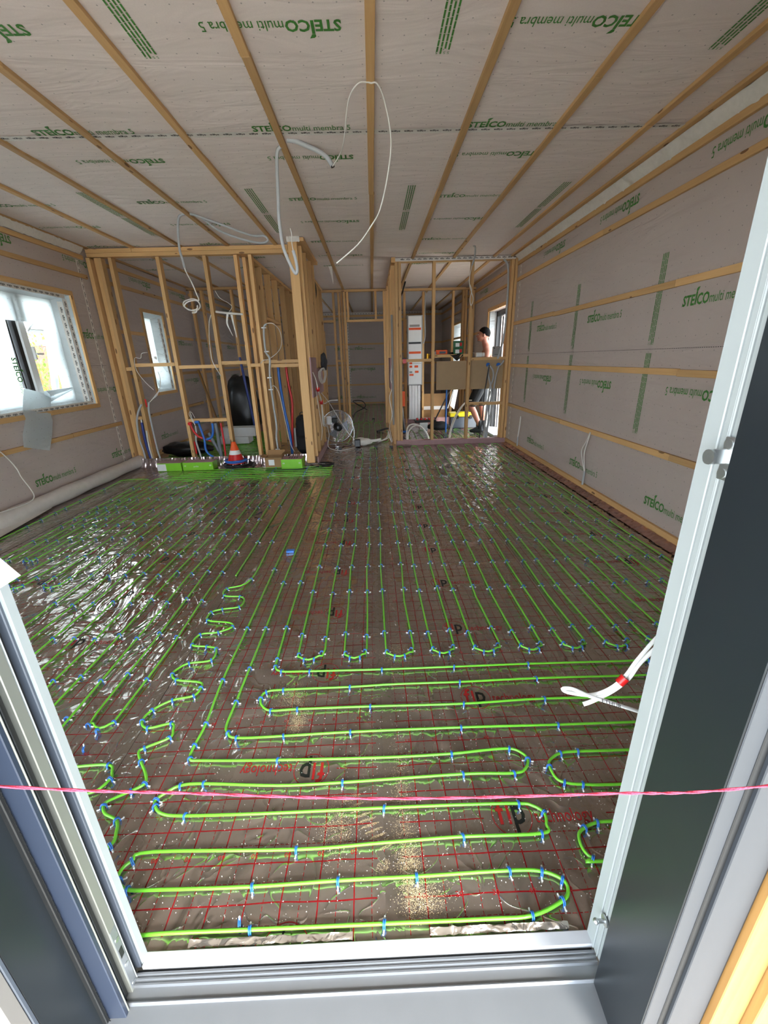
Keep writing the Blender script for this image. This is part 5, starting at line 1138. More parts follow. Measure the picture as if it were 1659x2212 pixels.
bx('foam_block', (-2.85, 7.7, 0.018), (-2.30, 8.0, 0.14), M['poly'], st_); bx('foam_block', (-2.80, 7.75, 0.141), (-2.18, 8.0, 0.30), M['poly'], st_)
board('leaning_board', (-3.0, 8.4, 0.02), (-3.35, 8.6, 1.3), 0.05, 0.03, M['clad'], None, (0, 1, 0)); tag([q for q in COL.objects if q.name == 'leaning_board'][0], 'timber offcut leaning in the left room', 'timber')
# green gauze floor pipes in the left room
def room_pipes(label, x0, x1, y0, y1, step, along_x):
    mb = MB(); k = 0; pts = []
    if along_x:
        y = y0
        while y <= y1:
            seg = [(x0, y, ZP), ((x0+x1)/2, y+0.01, ZP), (x1, y, ZP)]; pts += seg if k % 2 == 0 else seg[::-1]; y += step; k += 1
    else:
        x = x0
        while x <= x1:
            seg = [(x, y0, ZP), (x+0.01, (y0+y1)/2, ZP), (x, y1, ZP)]; pts += seg if k % 2 == 0 else seg[::-1]; x += step; k += 1
    mb.tube(pts, RP, n=6, sub=3); tag(mb.obj('heating_pipe', M['pipe']), label, 'pipe', 'green heating pipes on the foil floor')
room_pipes('green heating pipe laid in loops on the floor of the left room', -3.3, -1.85, 6.45, 9.15, 0.12, True)
room_pipes('green heating pipe laid in loops on the hallway floor', -0.72, 0.28, 7.6, 9.85, 0.12, False)
room_pipes('green heating pipe laid in loops on the floor behind the right stud wall', 0.65, 2.05, 7.45, 8.6, 0.12, False)
room_pipes('green heating pipe laid in loops on the floor of the farthest room', -0.75, 0.9, 10.3, 14.1, 0.12, False)
# ------------------------------------------------ hallway
o = thing('cable_harness', 'bundle of white cables tied with red tape hanging off the wing wall', 'cable', (0, 0, 0))
XW = -0.80
for k in range(7):
    a = k/6; hose('strand', [(XW, 5.93+0.25*a, 1.26-0.05*k*0.3), (XW+0.02, 6.03, 1.16), (XW+0.03, 6.06+0.01*k, 1.05), (XW+0.03, 6.2+0.006*k, 0.95), (XW+0.03, 6.35+0.006*k, 0.84), (XW+0.03, 6.42-0.01*k, 0.70-0.03*k), (XW+0.04, 6.5+0.05*a, 0.58-0.02*k)], 0.006, M['cable'], parent=o, n=6, sub=4)
hose('strand', [(XW+0.03, 6.45, 0.78), (XW+0.02, 6.6, 0.55), (XW+0.01, 6.85, 0.42), (XW, 7.05, 0.38)], 0.006, M['cable'], parent=o); hose('strand', [(XW+0.03, 6.38, 0.84), (XW+0.04, 6.7, 0.78), (XW+0.10, 6.95, 0.80), (XW+0.22, 7.0, 0.80)], 0.008, M['white'], parent=o)
for k in range(4): 
    yy = 6.55+0.1*k; hose('coil_loop', [(XW, yy, 1.25), (XW+0.05, yy+0.1, 1.30), (XW+0.06, yy+0.22, 1.2), (XW+0.03, yy+0.12, 1.08), (XW, yy, 1.15), (XW, yy, 1.25)], 0.005, M['cable'], parent=o, n=6)
for y, z in ((6.09, 1.03), (6.36, 0.83)):
    mb = MB(); mb.tube([(XW+0.03, y-0.014, z+0.012), (XW+0.03, y+0.014, z-0.012)], 0.026, n=12); mb.obj('red_tape', M['red'], o)
hose('hall_cable', [(XW, 6.70, 0.94), (XW+0.1, 6.8, 0.78), (-0.55, 7.0, 0.45), (-0.42, 7.1, 0.22), (-0.30, 7.15, 0.08)], 0.005, M['cable'], 'thin white cable slanting from the wing wall down to the adapters on the floor', 'cable')
hose('hall_cable', [(XW, 6.10, 1.0), (XW+0.02, 6.15, 0.7), (XW+0.03, 6.22, 0.45), (XW+0.02, 6.10, 0.32)], 0.004, M['cable'], 'thin white cable hanging down the wing wall', 'cable')
jk = bag('b', '', (0, 0, 0), (0.05, 0.17, 0.13), 3.3, None, ''); o = jk.obj('grey_cap', plain('grey_cloth', '#3b3e44', 0.9), None, (-0.765, 7.02, 1.38)); tag(o, 'dark grey cap hanging over the pink board on the wing wall', 'cap')
# fan seen from behind
fn = thing('floor_fan', 'round metal floor fan with a black motor standing in the hallway mouth', 'fan', (-0.64, 7.28, 0.34), rotz=math.radians(14))
mb = MB()
for r in [0.03+0.0205*k for k in range(12)]:
    z0_ = 0.055*math.sqrt(max(0, 1-(r/0.27)**2)); mb.tube([(r*math.cos(t*PI/20), -z0_-0.01, r*math.sin(t*PI/20)) for t in range(41)], 0.0016, n=4); mb.tube([(r*math.cos(t*PI/20), z0_+0.01, r*math.sin(t*PI/20)) for t in range(41)], 0.0016, n=4)
for k in range(20):
    a = 2*PI*k/20
    for s_ in (-1, 1): mb.tube([(r*math.cos(a), s_*(0.01+0.055*math.sqrt(max(0, 1-(r/0.27)**2))), r*math.sin(a)) for r in (0.04, 0.12, 0.2, 0.25, 0.268)], 0.0014, n=4)
mb.tube([(0.268*math.cos(t*PI/24), 0, 0.268*math.sin(t*PI/24)) for t in range(49)], 0.010, n=8)
gr_ = mb.obj('wire_guard', M['chrome'], fn); gr_['label'] = 'chrome wire guard'
for k in range(3):
    mb = MB(); a = 2*PI*k/3; vs = []
    for i in range(6):
        r = 0.03+0.035*i; wv = 0.35+0.1*i*0.2
        vs += [(r*math.cos(a-wv), -0.015, r*math.sin(a-wv)), (r*math.cos(a+wv), 0.02, r*math.sin(a+wv))]
    mb.add(vs, [(2*i, 2*i+1, 2*i+3, 2*i+2) for i in range(5)], 0, True); mb.obj('blade', M['alu'], fn)
mb = MB(); mb.cyl((0, -0.05, 0), (0, -0.19, 0), 0.075, 0.055, 18); mb.sphere((0, -0.185, 0), 0.056, 14, 8, sq=(1, 0.35, 1)); mb.obj('motor', M['black'], fn)
mb = MB(); mb.box((-0.19, -0.16, 0.06), (-0.11, -0.08, 0.19), bev=0.01); mb.obj('switch_box', M['white'], fn); mb = MB(); mb.box((-0.11, -0.16, 0.09), (-0.01, -0.10, 0.16), bev=0.01); mb.obj('bracket', M['black'], fn)
mb = MB(); mb.tube([(-0.27, 0, 0), (-0.29, 0, -0.15), (-0.22, -0.02, -0.325), (0, -0.12, -0.325), (0.22, -0.02, -0.325), (0.29, 0, -0.15), (0.27, 0, 0)], 0.010, n=8, sub=5); mb.tube([(-0.2, 0.12, -0.325), (0.2, 0.12, -0.325)], 0.010); mb.tube([(-0.2, 0.12, -0.325), (-0.22, -0.03, -0.325)], 0.010); mb.tube([(0.2, 0.12, -0.325), (0.22, -0.03, -0.325)], 0.010); mb.obj('stand', M['chrome'], fn)
hose('fan_cord', [(-0.80, 7.1, 0.42), (-0.76, 7.02, 0.25), (-0.78, 6.95, 0.06), (-0.62, 6.85, 0.012), (-0.42, 6.95, 0.012), (-0.33, 7.1, 0.012)], 0.006, M['cable'], 'white flex from the floor fan trailing over the hallway floor', 'cable')
# cloth-like bundle and adapters
ad = thing('adapter_bundle', 'crumpled white bag with a black adapter on the hallway floor right of the fan', 'bag', (-0.22, 7.25, 0.07))
bag('b', '', (0, 0, 0), (0.17, 0.11, 0.07), 9.0, None, '').obj('white_bag', M['tape'], ad)
mb = MB(); mb.box((-0.13, -0.14, -0.065), (-0.03, -0.06, 0.06), bev=0.01); mb.obj('black_adapter', M['black'], ad)
hose('bag_tail', [(0.10, 0.05, 0.0), (0.22, 0.12, -0.01), (0.32, 0.16, 0.0)], 0.024, M['tape'], parent=ad)
ct_ = thing('cable_tangle', 'tangle of white cable ends at the foot of the right hallway wall', 'cable', (0.15, 7.45, 0.02))
for k in range(4): hose('strand', [(-0.10, -0.03, 0.0), (0.03*k, 0.05+0.05*k, 0.03), (0.09, 0.06*k, 0.08+0.03*k), (0.14, -0.09+0.03*k, 0.0)], 0.0045, M['cable'], parent=ct_)
hose('hall_cable', [(0.325, 7.35, 1.35), (0.30, 7.38, 1.1), (0.325, 7.4, 0.95), (0.27, 7.38, 0.78), (0.31, 7.36, 0.5), (0.26, 7.3, 0.3), (0.30, 7.25, 0.05)], 0.006, M['cable'], 'white cable hanging down the right hallway wall', 'cable')
hose('hall_cable', [(-1.02, 7.52, 2.83), (-0.90, 7.5, 2.65), (-0.86, 7.5, 2.45), (-0.90, 7.5, 2.25)], 0.012, M['black'], 'black cable bowing out near the ceiling behind the corner post', 'cable')
hose('floor_cable', [(-0.66, 5.90, 0.010), (-1.0, 5.66, 0.010), (-1.5, 5.64, 0.010), (-1.35, 5.62, 0.010)], 0.008, M['black'], 'black cable on the foil in front of the green carton', 'cable')
for i, (x, y) in enumerate(((-0.05, 10.6), (0.24, 6.98), (-0.02, 7.0), (-0.62, 6.94))):
    o = bx('floor_block', (x, y, 0.001), (x+0.06, y+0.05, 0.03), M['black'], None); tag(o, ['small black block on the floor of the far hallway', 'small black block left of the right stud wall', 'small black block in the middle of the hallway mouth', 'small black block by the fan'][i], 'block')
hose('tail_cable', [(-0.2, 12.6, 0.02), (-0.45, 12.3, 0.2), (-0.6, 12.6, 0.28), (-0.35, 12.9, 0.25), (-0.25, 12.5, 0.12), (-0.5, 12.0, 0.03), (-0.55, 11.2, 0.02)], 0.012, M['black'], 'black cable coil lying at the end of the hallway', 'cable')
hose('tail_cable', [(0.05, 8.6, 0.02), (0.2, 8.75, 0.04), (0.28, 8.9, 0.03)], 0.02, M['black'], 'black hose end lying beside the right hallway wall', 'hose')
# ================================================================== RIGHT PARTITION
SH = 1.392; SH2 = 1.449
mp_ = thing('meter_cabinet', 'tall white meter cabinet with orange stickers on the rear stud wall', 'cabinet', (0.93, 9.76, 0))
bx('casing', (0.765, 9.74, 0.84), (1.095, 9.85, 2.26), M['conduit'], mp_, 0.004)
bx('upper_panel', (0.79, 9.722, 1.735), (1.07, 9.738, 2.24), M['white'], mp_); bx('middle_panel', (0.79, 9.722, 1.30), (1.07, 9.738, 1.69), M['white'], mp_); bx('lower_panel', (0.79, 9.722, 0.86), (1.07, 9.738, 1.29), M['white'], mp_)
bx('gap_strip', (0.80, 9.724, 1.70), (1.06, 9.739, 1.725), M['black'], mp_)
for (x0_, x1_, z0_, z1_, m_) in ((0.80, 1.06, 1.97, 2.015, 'orange'), (0.80, 1.06, 1.495, 1.54, 'orange'), (0.82, 1.03, 2.03, 2.075, 'greybox'), (0.81, 0.87, 1.28, 1.32, 'orange'), (0.81, 0.87, 1.21, 1.255, 'orange'), (0.92, 1.0, 1.21, 1.255, 'orange'), (0.81, 0.87, 1.10, 1.135, 'greybox'), (0.93, 1.01, 1.10, 1.145, 'orange'), (0.81, 0.90, 1.04, 1.08, 'orange')):
    bx('sticker', (x0_, 9.716, z0_), (x1_, 9.7215, z1_), M[m_], mp_, 0.0005)
for k in range(4):
    pass
dk = thing('cable_duct', 'white vertical cable ducts below the meter cabinet', 'duct', (0.93, 9.78, 0.1))
for k in range(4): bx('duct_channel', (0.80+k*0.065, 9.75, 0.12), (0.86+k*0.065, 9.82, 0.835), M['white'], dk, 0.004)
bx('duct_foot', (0.79, 9.745, 0.09), (1.065, 9.745+0.08, 0.118), M['white'], dk)
cp = bx('cardboard_sheet', (1.15, 10.05, 0.0), (1.72, 10.10, 0.62), M['card'], None); tag(cp, 'flat brown carton leaning behind the rear stud wall', 'box')
bx('tape_band', (1.16, 10.040, 0.38), (1.71, 10.049, 0.46), M['white'], cp).location = (-0.0, -0.03, -0.01)
rb_ = thing('wall_box', 'orange red box with a white plug beside the white cable ducts', 'box', (0.58, 9.6, 0))
bx('box_face', (0.46, 9.6, 0.40), (0.70, 9.66, 0.72), M['orange'], rb_); bx('plug', (0.555, 9.57, 0.55), (0.60, 9.598, 0.62), M['white'], rb_)
hose('lead', [(0.50, 8.3, 1.0), (0.48, 8.4, 0.78), (0.52, 8.4, 0.6), (0.56, 8.4, 0.45), (0.58, 8.4, 0.2), (0.60, 8.4, 0.01)], 0.012, M['conduit'], 'grey lead dropping beside the white ducts', 'cable')
vac = thing('floor_pole', 'black pole with a blue hose standing behind the right wall sill', 'tool', (0.58, 8.2, 0.0))
hose('pole', [(0.0, 0, 0.02), (-0.03, 0, 0.25), (-0.07, 0, 0.5)], 0.03, M['black'], parent=vac, sub=3); hose('hose', [(-0.12, 0, 0.38), (-0.11, -0.1, 0.18), (-0.05, -0.15, 0.09), (0.06, -0.15, 0.10)], 0.02, M['blue'], parent=vac)
hose('floor_cable', [(0.56, 7.36, 0.02), (0.57, 7.38, 0.25), (0.66, 7.4, 0.32), (0.80, 7.4, 0.28), (0.92, 7.4, 0.15), (0.95, 7.38, 0.02)], 0.012, M['cable'], 'white cable arching over the floor behind the right wall sill', 'cable')
hose('floor_cable', [(0.58, 7.40, 0.02), (0.60, 7.42, 0.2), (0.72, 7.44, 0.29), (0.84, 7.44, 0.24), (0.94, 7.42, 0.10), (0.96, 7.42, 0.02)], 0.012, M['cable'], 'second white cable arching close behind the first', 'cable')
hose('floor_cable', [(1.29, 7.34, 0.02), (1.32, 7.34, 0.22), (1.38, 7.32, 0.42), (1.48, 7.30, 0.60), (1.58, 7.28, 0.70), (1.66, 7.27, 0.71)], 0.009, M['cable'], 'white cable rising from the floor over the low right rail', 'cable')
hose('floor_cable', [(1.31, 7.36, 0.02), (1.35, 7.36, 0.24), (1.42, 7.34, 0.44), (1.52, 7.32, 0.62), (1.62, 7.30, 0.705)], 0.009, M['cable'], 'second white cable rising over the low right rail, just right of the first', 'cable')
# shelf things on the rails
def on(name, label, cat, x, z): return thing(name, label, cat, (x, YR-0.01, z))
ob = on('tool_case', 'small orange plastic case on the middle rail of the right stud wall', 'case', 1.12, SH2)
mb = MB(); mb.box((-0.09, -0.035, 0), (0.09, 0.035, 0.068), bev=0.008); mb.obj('case_body', M['orange'], ob); mb = MB(); mb.box((-0.04, -0.038, 0.012), (0.06, -0.0355, 0.045)); mb.obj('label_plate', M['ltgrey'], ob); mb = MB(); mb.box((-0.12, -0.02, 0.0), (-0.09, 0.02, 0.045), bev=0.004); mb.obj('end_grip', M['greybox'], ob)
for k in range(2):
    gb = on('screw_box', 'dark green screw box with a printed label, %s of the stacked pair' % ('lower' if k == 0 else 'upper'), 'box', 1.385, SH2+0.001+k*0.098)
    mb = MB(); mb.box((-0.075, -0.04, 0), (0.075, 0.045, 0.082), bev=0.003); mb.obj('box_body', M['dkgreen'], gb); mb = MB(); mb.box((-0.078, -0.043, 0.083), (0.078, 0.048, 0.096), bev=0.003); mb.obj('box_lid', M['dkgreen'], gb)
    mb = MB(); mb.box((-0.05, -0.0415, 0.010), (0.012, -0.0405, 0.065)); mb.box((0.018, -0.0415, 0.02), (0.055, -0.0405, 0.07), 1); mb.obj('printed_label', [M['white'], M['red']], gb)
gm = on('brass_fittings', 'small pile of brass fittings on the left rail of the right stud wall', 'fittings', 0.895, SH)
mb = MB(); mb.cyl((0, 0, 0), (0, 0, 0.04), 0.026, n=10); mb.cyl((0, 0, 0.04), (0, 0, 0.075), 0.018, n=10); mb.cyl((-0.02, 0, 0.05), (0.035, 0, 0.055), 0.013, n=8); mb.obj('fitting', M['gold'], gm)
rl = on('tape_roll', 'roll of white tape lying on the right rail of the right stud wall', 'tape', 1.73, SH)
mb = MB(); mb.cyl((-0.05, 0, 0.036), (0.04, 0, 0.036), 0.036, n=18); mb.obj('roll', M['white'], rl); mb = MB(); mb.add([(-0.05, -0.03, 0.06), (-0.11, -0.03, 0.075), (-0.11, 0.03, 0.07), (-0.05, 0.03, 0.06)], [(0, 1, 2, 3)]); mb.cyl((0.045, 0, 0.036), (0.085, 0, 0.036), 0.034, n=16); mb.obj('loose_end', M['tape'], rl)
gx = on('junction_box', 'square grey enclosure standing on the right rail by the side door', 'box', 2.02, SH)
mb = MB(); mb.box((-0.075, -0.02, 0), (0.075, 0.03, 0.155), bev=0.006); mb.obj('enclosure', M['greybox'], gx); mb = MB(); mb.box((-0.05, -0.0225, 0.03), (0.05, -0.0205, 0.036)); mb.obj('slot', M['black'], gx)
for x in (-0.055, 0.055):
    mb = MB(); mb.cyl((x, -0.021, 0.13), (x, -0.024, 0.13), 0.01, n=10); mb.obj('screw', M['dkgrey'], gx)
bb = on('black_bag', 'black plastic bag draped over the middle rail of the right stud wall', 'bag', 1.34, SH2)
mb = MB(); vs = []
for i in range(9):
    for j in range(6):
        u = i/8; x = -0.12+0.24*u; z = 0.03-0.14*(j/5)*(1-abs(u-0.6)*1.5); y = -0.045-0.015*math.sin(u*9+j)+(0.05*(1-j/1.5) if j < 2 else 0)
        vs.append((x, y, max(z, -0.14)))
mb.add(vs, [(i*6+j, (i+1)*6+j, (i+1)*6+j+1, i*6+j+1) for i in range(8) for j in range(5)], 0, True); mb.obj('bag_sheet', M['black'], bb)
rc = on('red_strap', 'red cloth strip hanging from the left rail of the right stud wall', 'cloth', 0.52, SH)
mb = MB(); mb.box((-0.03, -0.054, -0.065), (0.025, -0.048, 0.0), bev=0.002); mb.obj('strap', M['red'], rc); mb = MB(); mb.box((-0.035, -0.03, 0.001), (0.03, 0.03, 0.02), bev=0.005); mb.obj('dark_tool', M['black'], rc)
# sockets and conduits at the panel
sk = thing('socket_conduits', 'grey conduits dropping from two round blue boxes in the brown panel', 'conduit', (0, 0, 0))
YQ = YR+0.045
for i, (x, z) in enumerate(((1.90, 1.27), (2.07, 1.265))):
    mb = MB(); mb.cyl((x, YQ+0.012, z), (x, YQ-0.01, z), 0.032, n=18); mb.obj('blue_box', M['blue'], sk)
for i, pts in enumerate(([(1.91, 1.27), (1.98, 1.18), (1.99, 1.05), (1.94, 0.88), (1.93, 0.6), (1.90, 0.3), (1.90, 0.03)], [(1.90, 1.26), (1.91, 1.1), (1.95, 0.95), (1.98, 0.8), (1.95, 0.6), (1.94, 0.3), (1.87, 0.03)], [(2.07, 1.25), (2.03, 1.1), (2.01, 0.9), (2.01, 0.7), (1.98, 0.5), (1.94, 0.25), (1.93, 0.03)], [(2.15, 1.33), (2.10, 1.26), (2.05, 1.24)], [(1.96, 0.85), (1.92, 0.7), (1.90, 0.5), (1.89, 0.2), (1.88, 0.03)], [(2.00, 0.8), (1.99, 0.55), (1.95, 0.35), (1.91, 0.03)])):
    hose('conduit', [(x, YQ-0.02-0.012*(i % 3), z) for x, z in pts], 0.0135, M['conduit'], parent=sk)
hose('black_lead', [(x, YQ-0.05, z) for x, z in ((1.905, 1.27), (1.88, 1.05), (1.85, 0.8), (1.84, 0.4), (1.80, 0.03))], 0.010, M['black'], parent=sk)
hose('water_riser', [(1.40, 8.3, 0.95), (1.40, 8.3, 0.5), (1.40, 8.3, 0.01)], 0.016, M['blue'], 'thin blue pipe standing behind the brown panel', 'pipe')
hose('hall_cable', [(0.70, 9.25, 2.83), (0.66, 9.2, 2.7), (0.62, 9.0, 2.6), (0.55, 8.8, 2.45), (0.50, 8.6, 2.3)], 0.014, M['black'], 'black cable descending near the ceiling behind the right stud wall', 'cable')
hose('riser_conduit', [(1.16, 9.8, 2.7), (1.15, 9.8, 2.2), (1.16, 9.8, 1.85), (1.12, 9.8, 1.7)], 0.012, M['conduit'], 'grey conduit beside the meter cabinet', 'conduit')
# toolbox
tb_ = thing('toolbox', 'large black toolbox with a yellow lid on the floor behind the right stud wall', 'toolbox', (1.86, 8.95, 0.0))
mb = MB(); mb.box((-0.27, -0.13, 0.0), (0.27, 0.13, 0.235), bev=0.015); mb.obj('case_body', M['toolgrey'], tb_)
mb = MB(); mb.box((-0.29, -0.145, 0.236), (0.29, 0.145, 0.315), bev=0.012); mb.obj('lid', M['yellow'], tb_)
for x in (-0.14, 0.14):
    mb = MB(); mb.box((x-0.03, -0.156, 0.20), (x+0.03, -0.147, 0.27), bev=0.004); mb.obj('latch', M['black'], tb_)
mb = MB(); mb.box((-0.15, -0.05, 0.33), (0.15, -0.02, 0.35), bev=0.006); mb.box((-0.15, -0.05, 0.316), (-0.13, -0.02, 0.33)); mb.box((0.13, -0.05, 0.316), (0.15, -0.02, 0.33)); mb.obj('handle', M['black'], tb_)
fc = thing('folding_chair', 'black folded frame with a white back leaning behind the toolbox', 'frame', (1.65, 9.3, 0))
hose('bar', [(-0.38, 0, 0.01), (-0.2, 0, 0.36), (0.0, 0, 0.75)], 0.015, M['black'], parent=fc, sub=1); hose('bar', [(-0.05, 0, 0.36), (0.1, 0, 0.85)], 0.012, M['conduit'], parent=fc, sub=1)
mb = MB(); mb.add([(0.0, -0.02, 0.42), (0.09, -0.02, 0.34), (0.17, -0.02, 0.80), (0.10, -0.02, 0.85), (0.0, 0.0, 0.42), (0.09, 0.0, 0.34), (0.17, 0.0, 0.80), (0.10, 0.0, 0.85)], [(0, 1, 2, 3), (7, 6, 5, 4), (0, 4, 5, 1), (1, 5, 6, 2), (2, 6, 7, 3), (3, 7, 4, 0)]); mb.obj('white_back', M['white'], fc)
ts = thing('tool_tray', 'black and red tool tray on the floor behind the right stud wall', 'tray', (1.05, 8.8, 0.16))
mb = MB(); mb.box((-0.22, -0.12, 0), (0.22, 0.12, 0.045), bev=0.01); mb.obj('tray_body', M['black'], ts); mb = MB()
for k in range(5): mb.box((-0.18+k*0.08, -0.08, 0.046), (-0.14+k*0.08, 0.05, 0.075), bev=0.005)
mb.obj('red_tools', M['red'], ts); mb = MB(); mb.box((-0.12, -0.1, -0.158), (0.05, 0.08, -0.002), bev=0.006); mb.obj('white_carton', M['white'], ts)
bg2 = bag('b', '', (0, 0, 0), (0.22, 0.16, 0.09), 12.0, None, ''); o = bg2.obj('tool_bag', M['fabric'], None, (1.30, 8.55, 0.10)); tag(o, 'low black tool bag in front of the red tool tray', 'bag')
cy2 = bx('yellow_cup', (1.42, 8.0, 0.001), (1.45, 8.03, 0.06), M['yellow'], None, 0.006); tag(cy2, 'tiny yellow cap on the floor behind the right stud wall', 'cap')
# ================================================================== PERSON
pr_ = thing('person', 'bare chested man in black shorts standing by the side door, head turned left', 'person', (2.02, 8.22, 0.012))
def vox(name, mb, mat, parent, size=0.008, it=5):
    o = mb.obj(name, mat, parent); r = o.modifiers.new('Remesh', 'REMESH'); r.mode = 'VOXEL'; r.voxel_size = size; r.use_smooth_shade = True
    m_ = o.modifiers.new('Smooth', 'SMOOTH'); m_.factor = 0.5; m_.iterations = it
    return o
def limb(mb, pts, rad, n=14):
    for (p, q, a_, b_) in zip(pts, pts[1:], rad, rad[1:]): mb.cyl(p, q, a_, b_, n)
    for p, a_ in zip(pts, rad): mb.sphere(p, a_, n, 8)
mb = MB(); S_ = mb.sphere
S_((0.03, 0, 1.725), 1, 22, 14, sq=(0.098, 0.078, 0.100)); S_((-0.012, 0, 1.685), 1, 18, 12, sq=(0.072, 0.064, 0.085)); S_((-0.028, 0, 1.632), 1, 14, 8, sq=(0.046, 0.044, 0.030)); S_((0.0, 0, 1.645), 1, 14, 8, sq=(0.060, 0.056, 0.040))
mb.cyl((-0.074, 0, 1.718), (-0.103, 0, 1.684), 0.008, 0.014, 10); S_((-0.098, 0, 1.683), 0.0155, 10, 6, sq=(1, 1.1, 0.8)); S_((-0.072, 0, 1.738), 1, 12, 6, sq=(0.014, 0.045, 0.012)); S_((-0.079, 0, 1.653), 1, 10, 6, sq=(0.012, 0.024, 0.010)); S_((-0.072, 0, 1.622), 0.018, 10, 6)
for s_ in (-1, 1): S_((0.030, s_*0.080, 1.695), 1, 12, 8, sq=(0.019, 0.013, 0.031)); S_((-0.055, s_*0.038, 1.69), 1, 10, 6, sq=(0.022, 0.02, 0.025))
limb(mb, [(0.035, 0, 1.66), (0.055, 0, 1.57), (0.085, 0, 1.50)], [0.056, 0.060, 0.072])
[limb(mb, [(0.075, 0, 1.53), (0.095, q_*0.10, 1.475), (0.10, q_*0.18, 1.445)], [0.062, 0.058, 0.058]) for q_ in (-1, 1)]
S_((0.100, 0, 1.44), 1, 18, 10, sq=(0.085, 0.165, 0.075)); S_((0.085, 0, 1.31), 1, 20, 12, sq=(0.120, 0.175, 0.175)); S_((0.06, 0, 1.13), 1, 20, 12, sq=(0.112, 0.150, 0.17)); S_((0.045, 0, 0.97), 1, 20, 12, sq=(0.118, 0.160, 0.14))
for s_ in (-1, 1):
    S_((0.0, s_*0.075, 1.36), 1, 14, 8, sq=(0.045, 0.080, 0.060)); S_((0.15, s_*0.085, 1.36), 1, 14, 8, sq=(0.050, 0.075, 0.095))
    limb(mb, [(0.10, s_*0.19, 1.43), (0.085, s_*0.225, 1.29), (0.045, s_*0.25, 1.13), (-0.05, s_*0.225, 1.06), (-0.17, s_*0.17, 1.00)], [0.066, 0.052, 0.041, 0.040, 0.028])
    S_((-0.215, s_*0.155, 0.985), 1, 12, 8, sq=(0.045, 0.040, 0.020))
    for k, (fl_, off) in enumerate(((0.066, -0.030), (0.074, -0.010), (0.070, 0.010), (0.054, 0.029))): limb(mb, [(-0.245, s_*0.150+off, 0.983), (-0.250-fl_*0.5, s_*0.148+off, 0.972), (-0.247-fl_*0.7, s_*0.146+off, 0.940)], [0.010, 0.0095, 0.008], 8)
    limb(mb, [(-0.20, s_*0.155-0.034*s_, 0.992), (-0.235, s_*0.155-0.055*s_, 0.985), (-0.262, s_*0.155-0.058*s_, 0.968)], [0.013, 0.011, 0.009], 8)
KN = {-1: [(0.04, -0.09, 0.90), (-0.06, -0.105, 0.66), (-0.14, -0.115, 0.50), (-0.07, -0.118, 0.36), (0.045, -0.12, 0.11)], 1: [(0.04, 0.09, 0.90), (0.045, 0.10, 0.66), (0.045, 0.105, 0.49), (0.075, 0.105, 0.36), (0.10, 0.105, 0.10)]}
for s_ in (-1, 1):
    K_ = KN[s_]; limb(mb, K_, [0.095, 0.078, 0.057, 0.058, 0.036]); h_ = K_[-1]
    S_((h_[0]+0.01, h_[1], 0.048), 1, 12, 8, sq=(0.045, 0.036, 0.04)); limb(mb, [(h_[0], h_[1], 0.055), (h_[0]-0.11, h_[1], 0.040), (h_[0]-0.165, h_[1], 0.032)], [0.040, 0.036, 0.024])
vox('body', mb, M['skin'], pr_, 0.0085)
mb = MB(); vs = []; nu_, nv_ = 30, 20
for j in range(nv_+1):
    for i in range(nu_):
        th = 2*PI*i/nu_; back = (math.cos(th)+1)/2; side = abs(math.sin(th)); lim = (0.355+0.31*back+0.05*side*(1 if back > 0.35 else 0))*PI; ph = lim*j/nv_; g = 1.075+0.02*noise.noise(Vector((i*0.9, j*0.9, 1)))
        vs.append((0.031+0.098*g*math.sin(ph)*math.cos(th), 0.078*g*math.sin(ph)*math.sin(th), 1.727+0.102*g*math.cos(ph)))
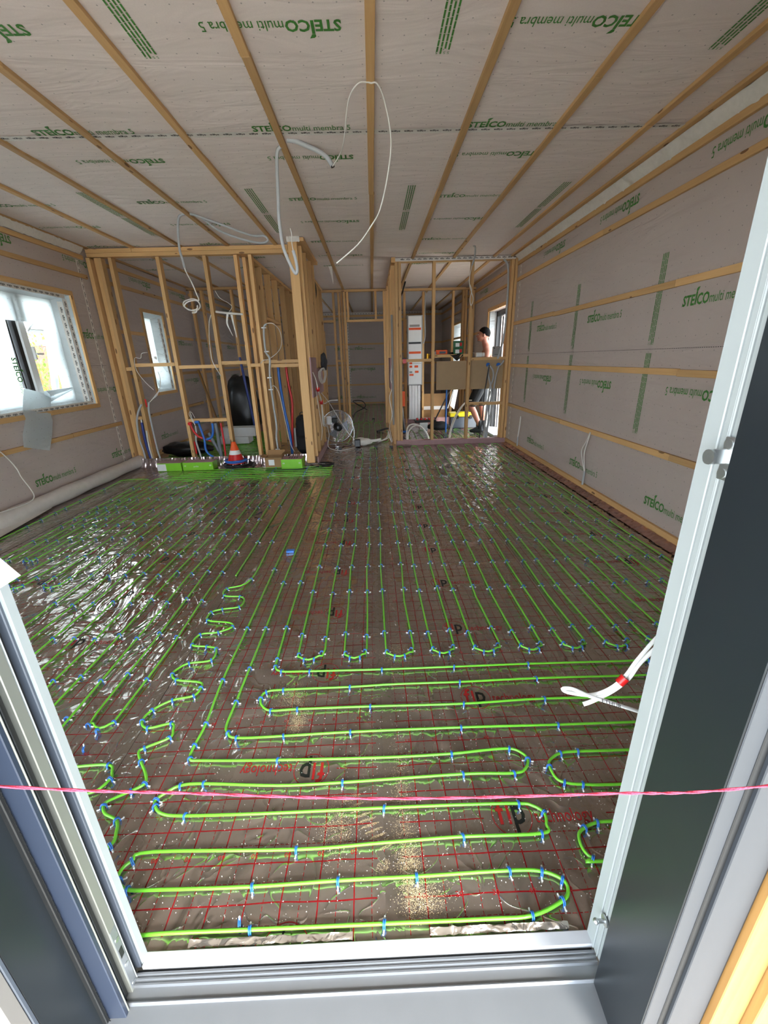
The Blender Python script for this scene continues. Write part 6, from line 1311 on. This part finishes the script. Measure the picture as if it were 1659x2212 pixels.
mb.add(vs, [(j*nu_+i, (j+1)*nu_+i, (j+1)*nu_+(i+1) % nu_, j*nu_+(i+1) % nu_) for j in range(nv_) for i in range(nu_)], 0, True); h_o = mb.obj('hair', M['hair'], pr_); sd_ = h_o.modifiers.new('Solid', 'SOLIDIFY'); sd_.thickness = 0.012
for s_ in (-1, 1):
    mb = MB(); mb.sphere((-0.0700, s_*0.030, 1.712), 1, 10, 6, sq=(0.010, 0.013, 0.007)); mb.obj('eye', M['white'], pr_); mb = MB(); mb.sphere((-0.0785, s_*0.030, 1.712), 0.0045, 8, 6); mb.obj('pupil', M['black'], pr_)
    mb = MB(); mb.sphere((-0.0820, s_*0.031, 1.736), 1, 10, 6, sq=(0.006, 0.022, 0.004)); mb.obj('eyebrow', M['hair'], pr_)
mb = MB(); mb.sphere((-0.0875, 0, 1.652), 1, 12, 6, sq=(0.006, 0.021, 0.006)); mb.obj('mouth', plain('lips', '#8a4f44', 0.5), pr_)
mb = MB(); mb.sphere((0.045, 0, 0.985), 1, 20, 12, sq=(0.128, 0.170, 0.10)); mb.sphere((0.045, 0, 0.93), 1, 20, 12, sq=(0.130, 0.172, 0.13))
limb(mb, [(0.04, -0.09, 0.90), (-0.06, -0.105, 0.68), (-0.115, -0.112, 0.555)], [0.108, 0.100, 0.092]); limb(mb, [(0.04, 0.09, 0.90), (0.045, 0.10, 0.68), (0.045, 0.104, 0.55)], [0.108, 0.100, 0.092])
vox('shorts', mb, M['fabric'], pr_, 0.010)
for s_ in (-1, 1):
    h_ = KN[s_][-1]; mb = MB(); limb(mb, [(h_[0]+(-0.02 if s_ < 0 else -0.005), h_[1], 0.20), (h_[0], h_[1], 0.11), (h_[0], h_[1], 0.052), (h_[0]-0.11, h_[1], 0.046), (h_[0]-0.168, h_[1], 0.036)], [0.047, 0.043, 0.047, 0.044, 0.031]); mb.sphere((h_[0]+0.012, h_[1], 0.050), 1, 12, 8, sq=(0.052, 0.042, 0.045))
    vox('sock', mb, M['fabric'], pr_, 0.008)
pr_.rotation_euler = (0, 0, math.radians(-16)); pr_.scale = (1.03, 1.03, 1.03)
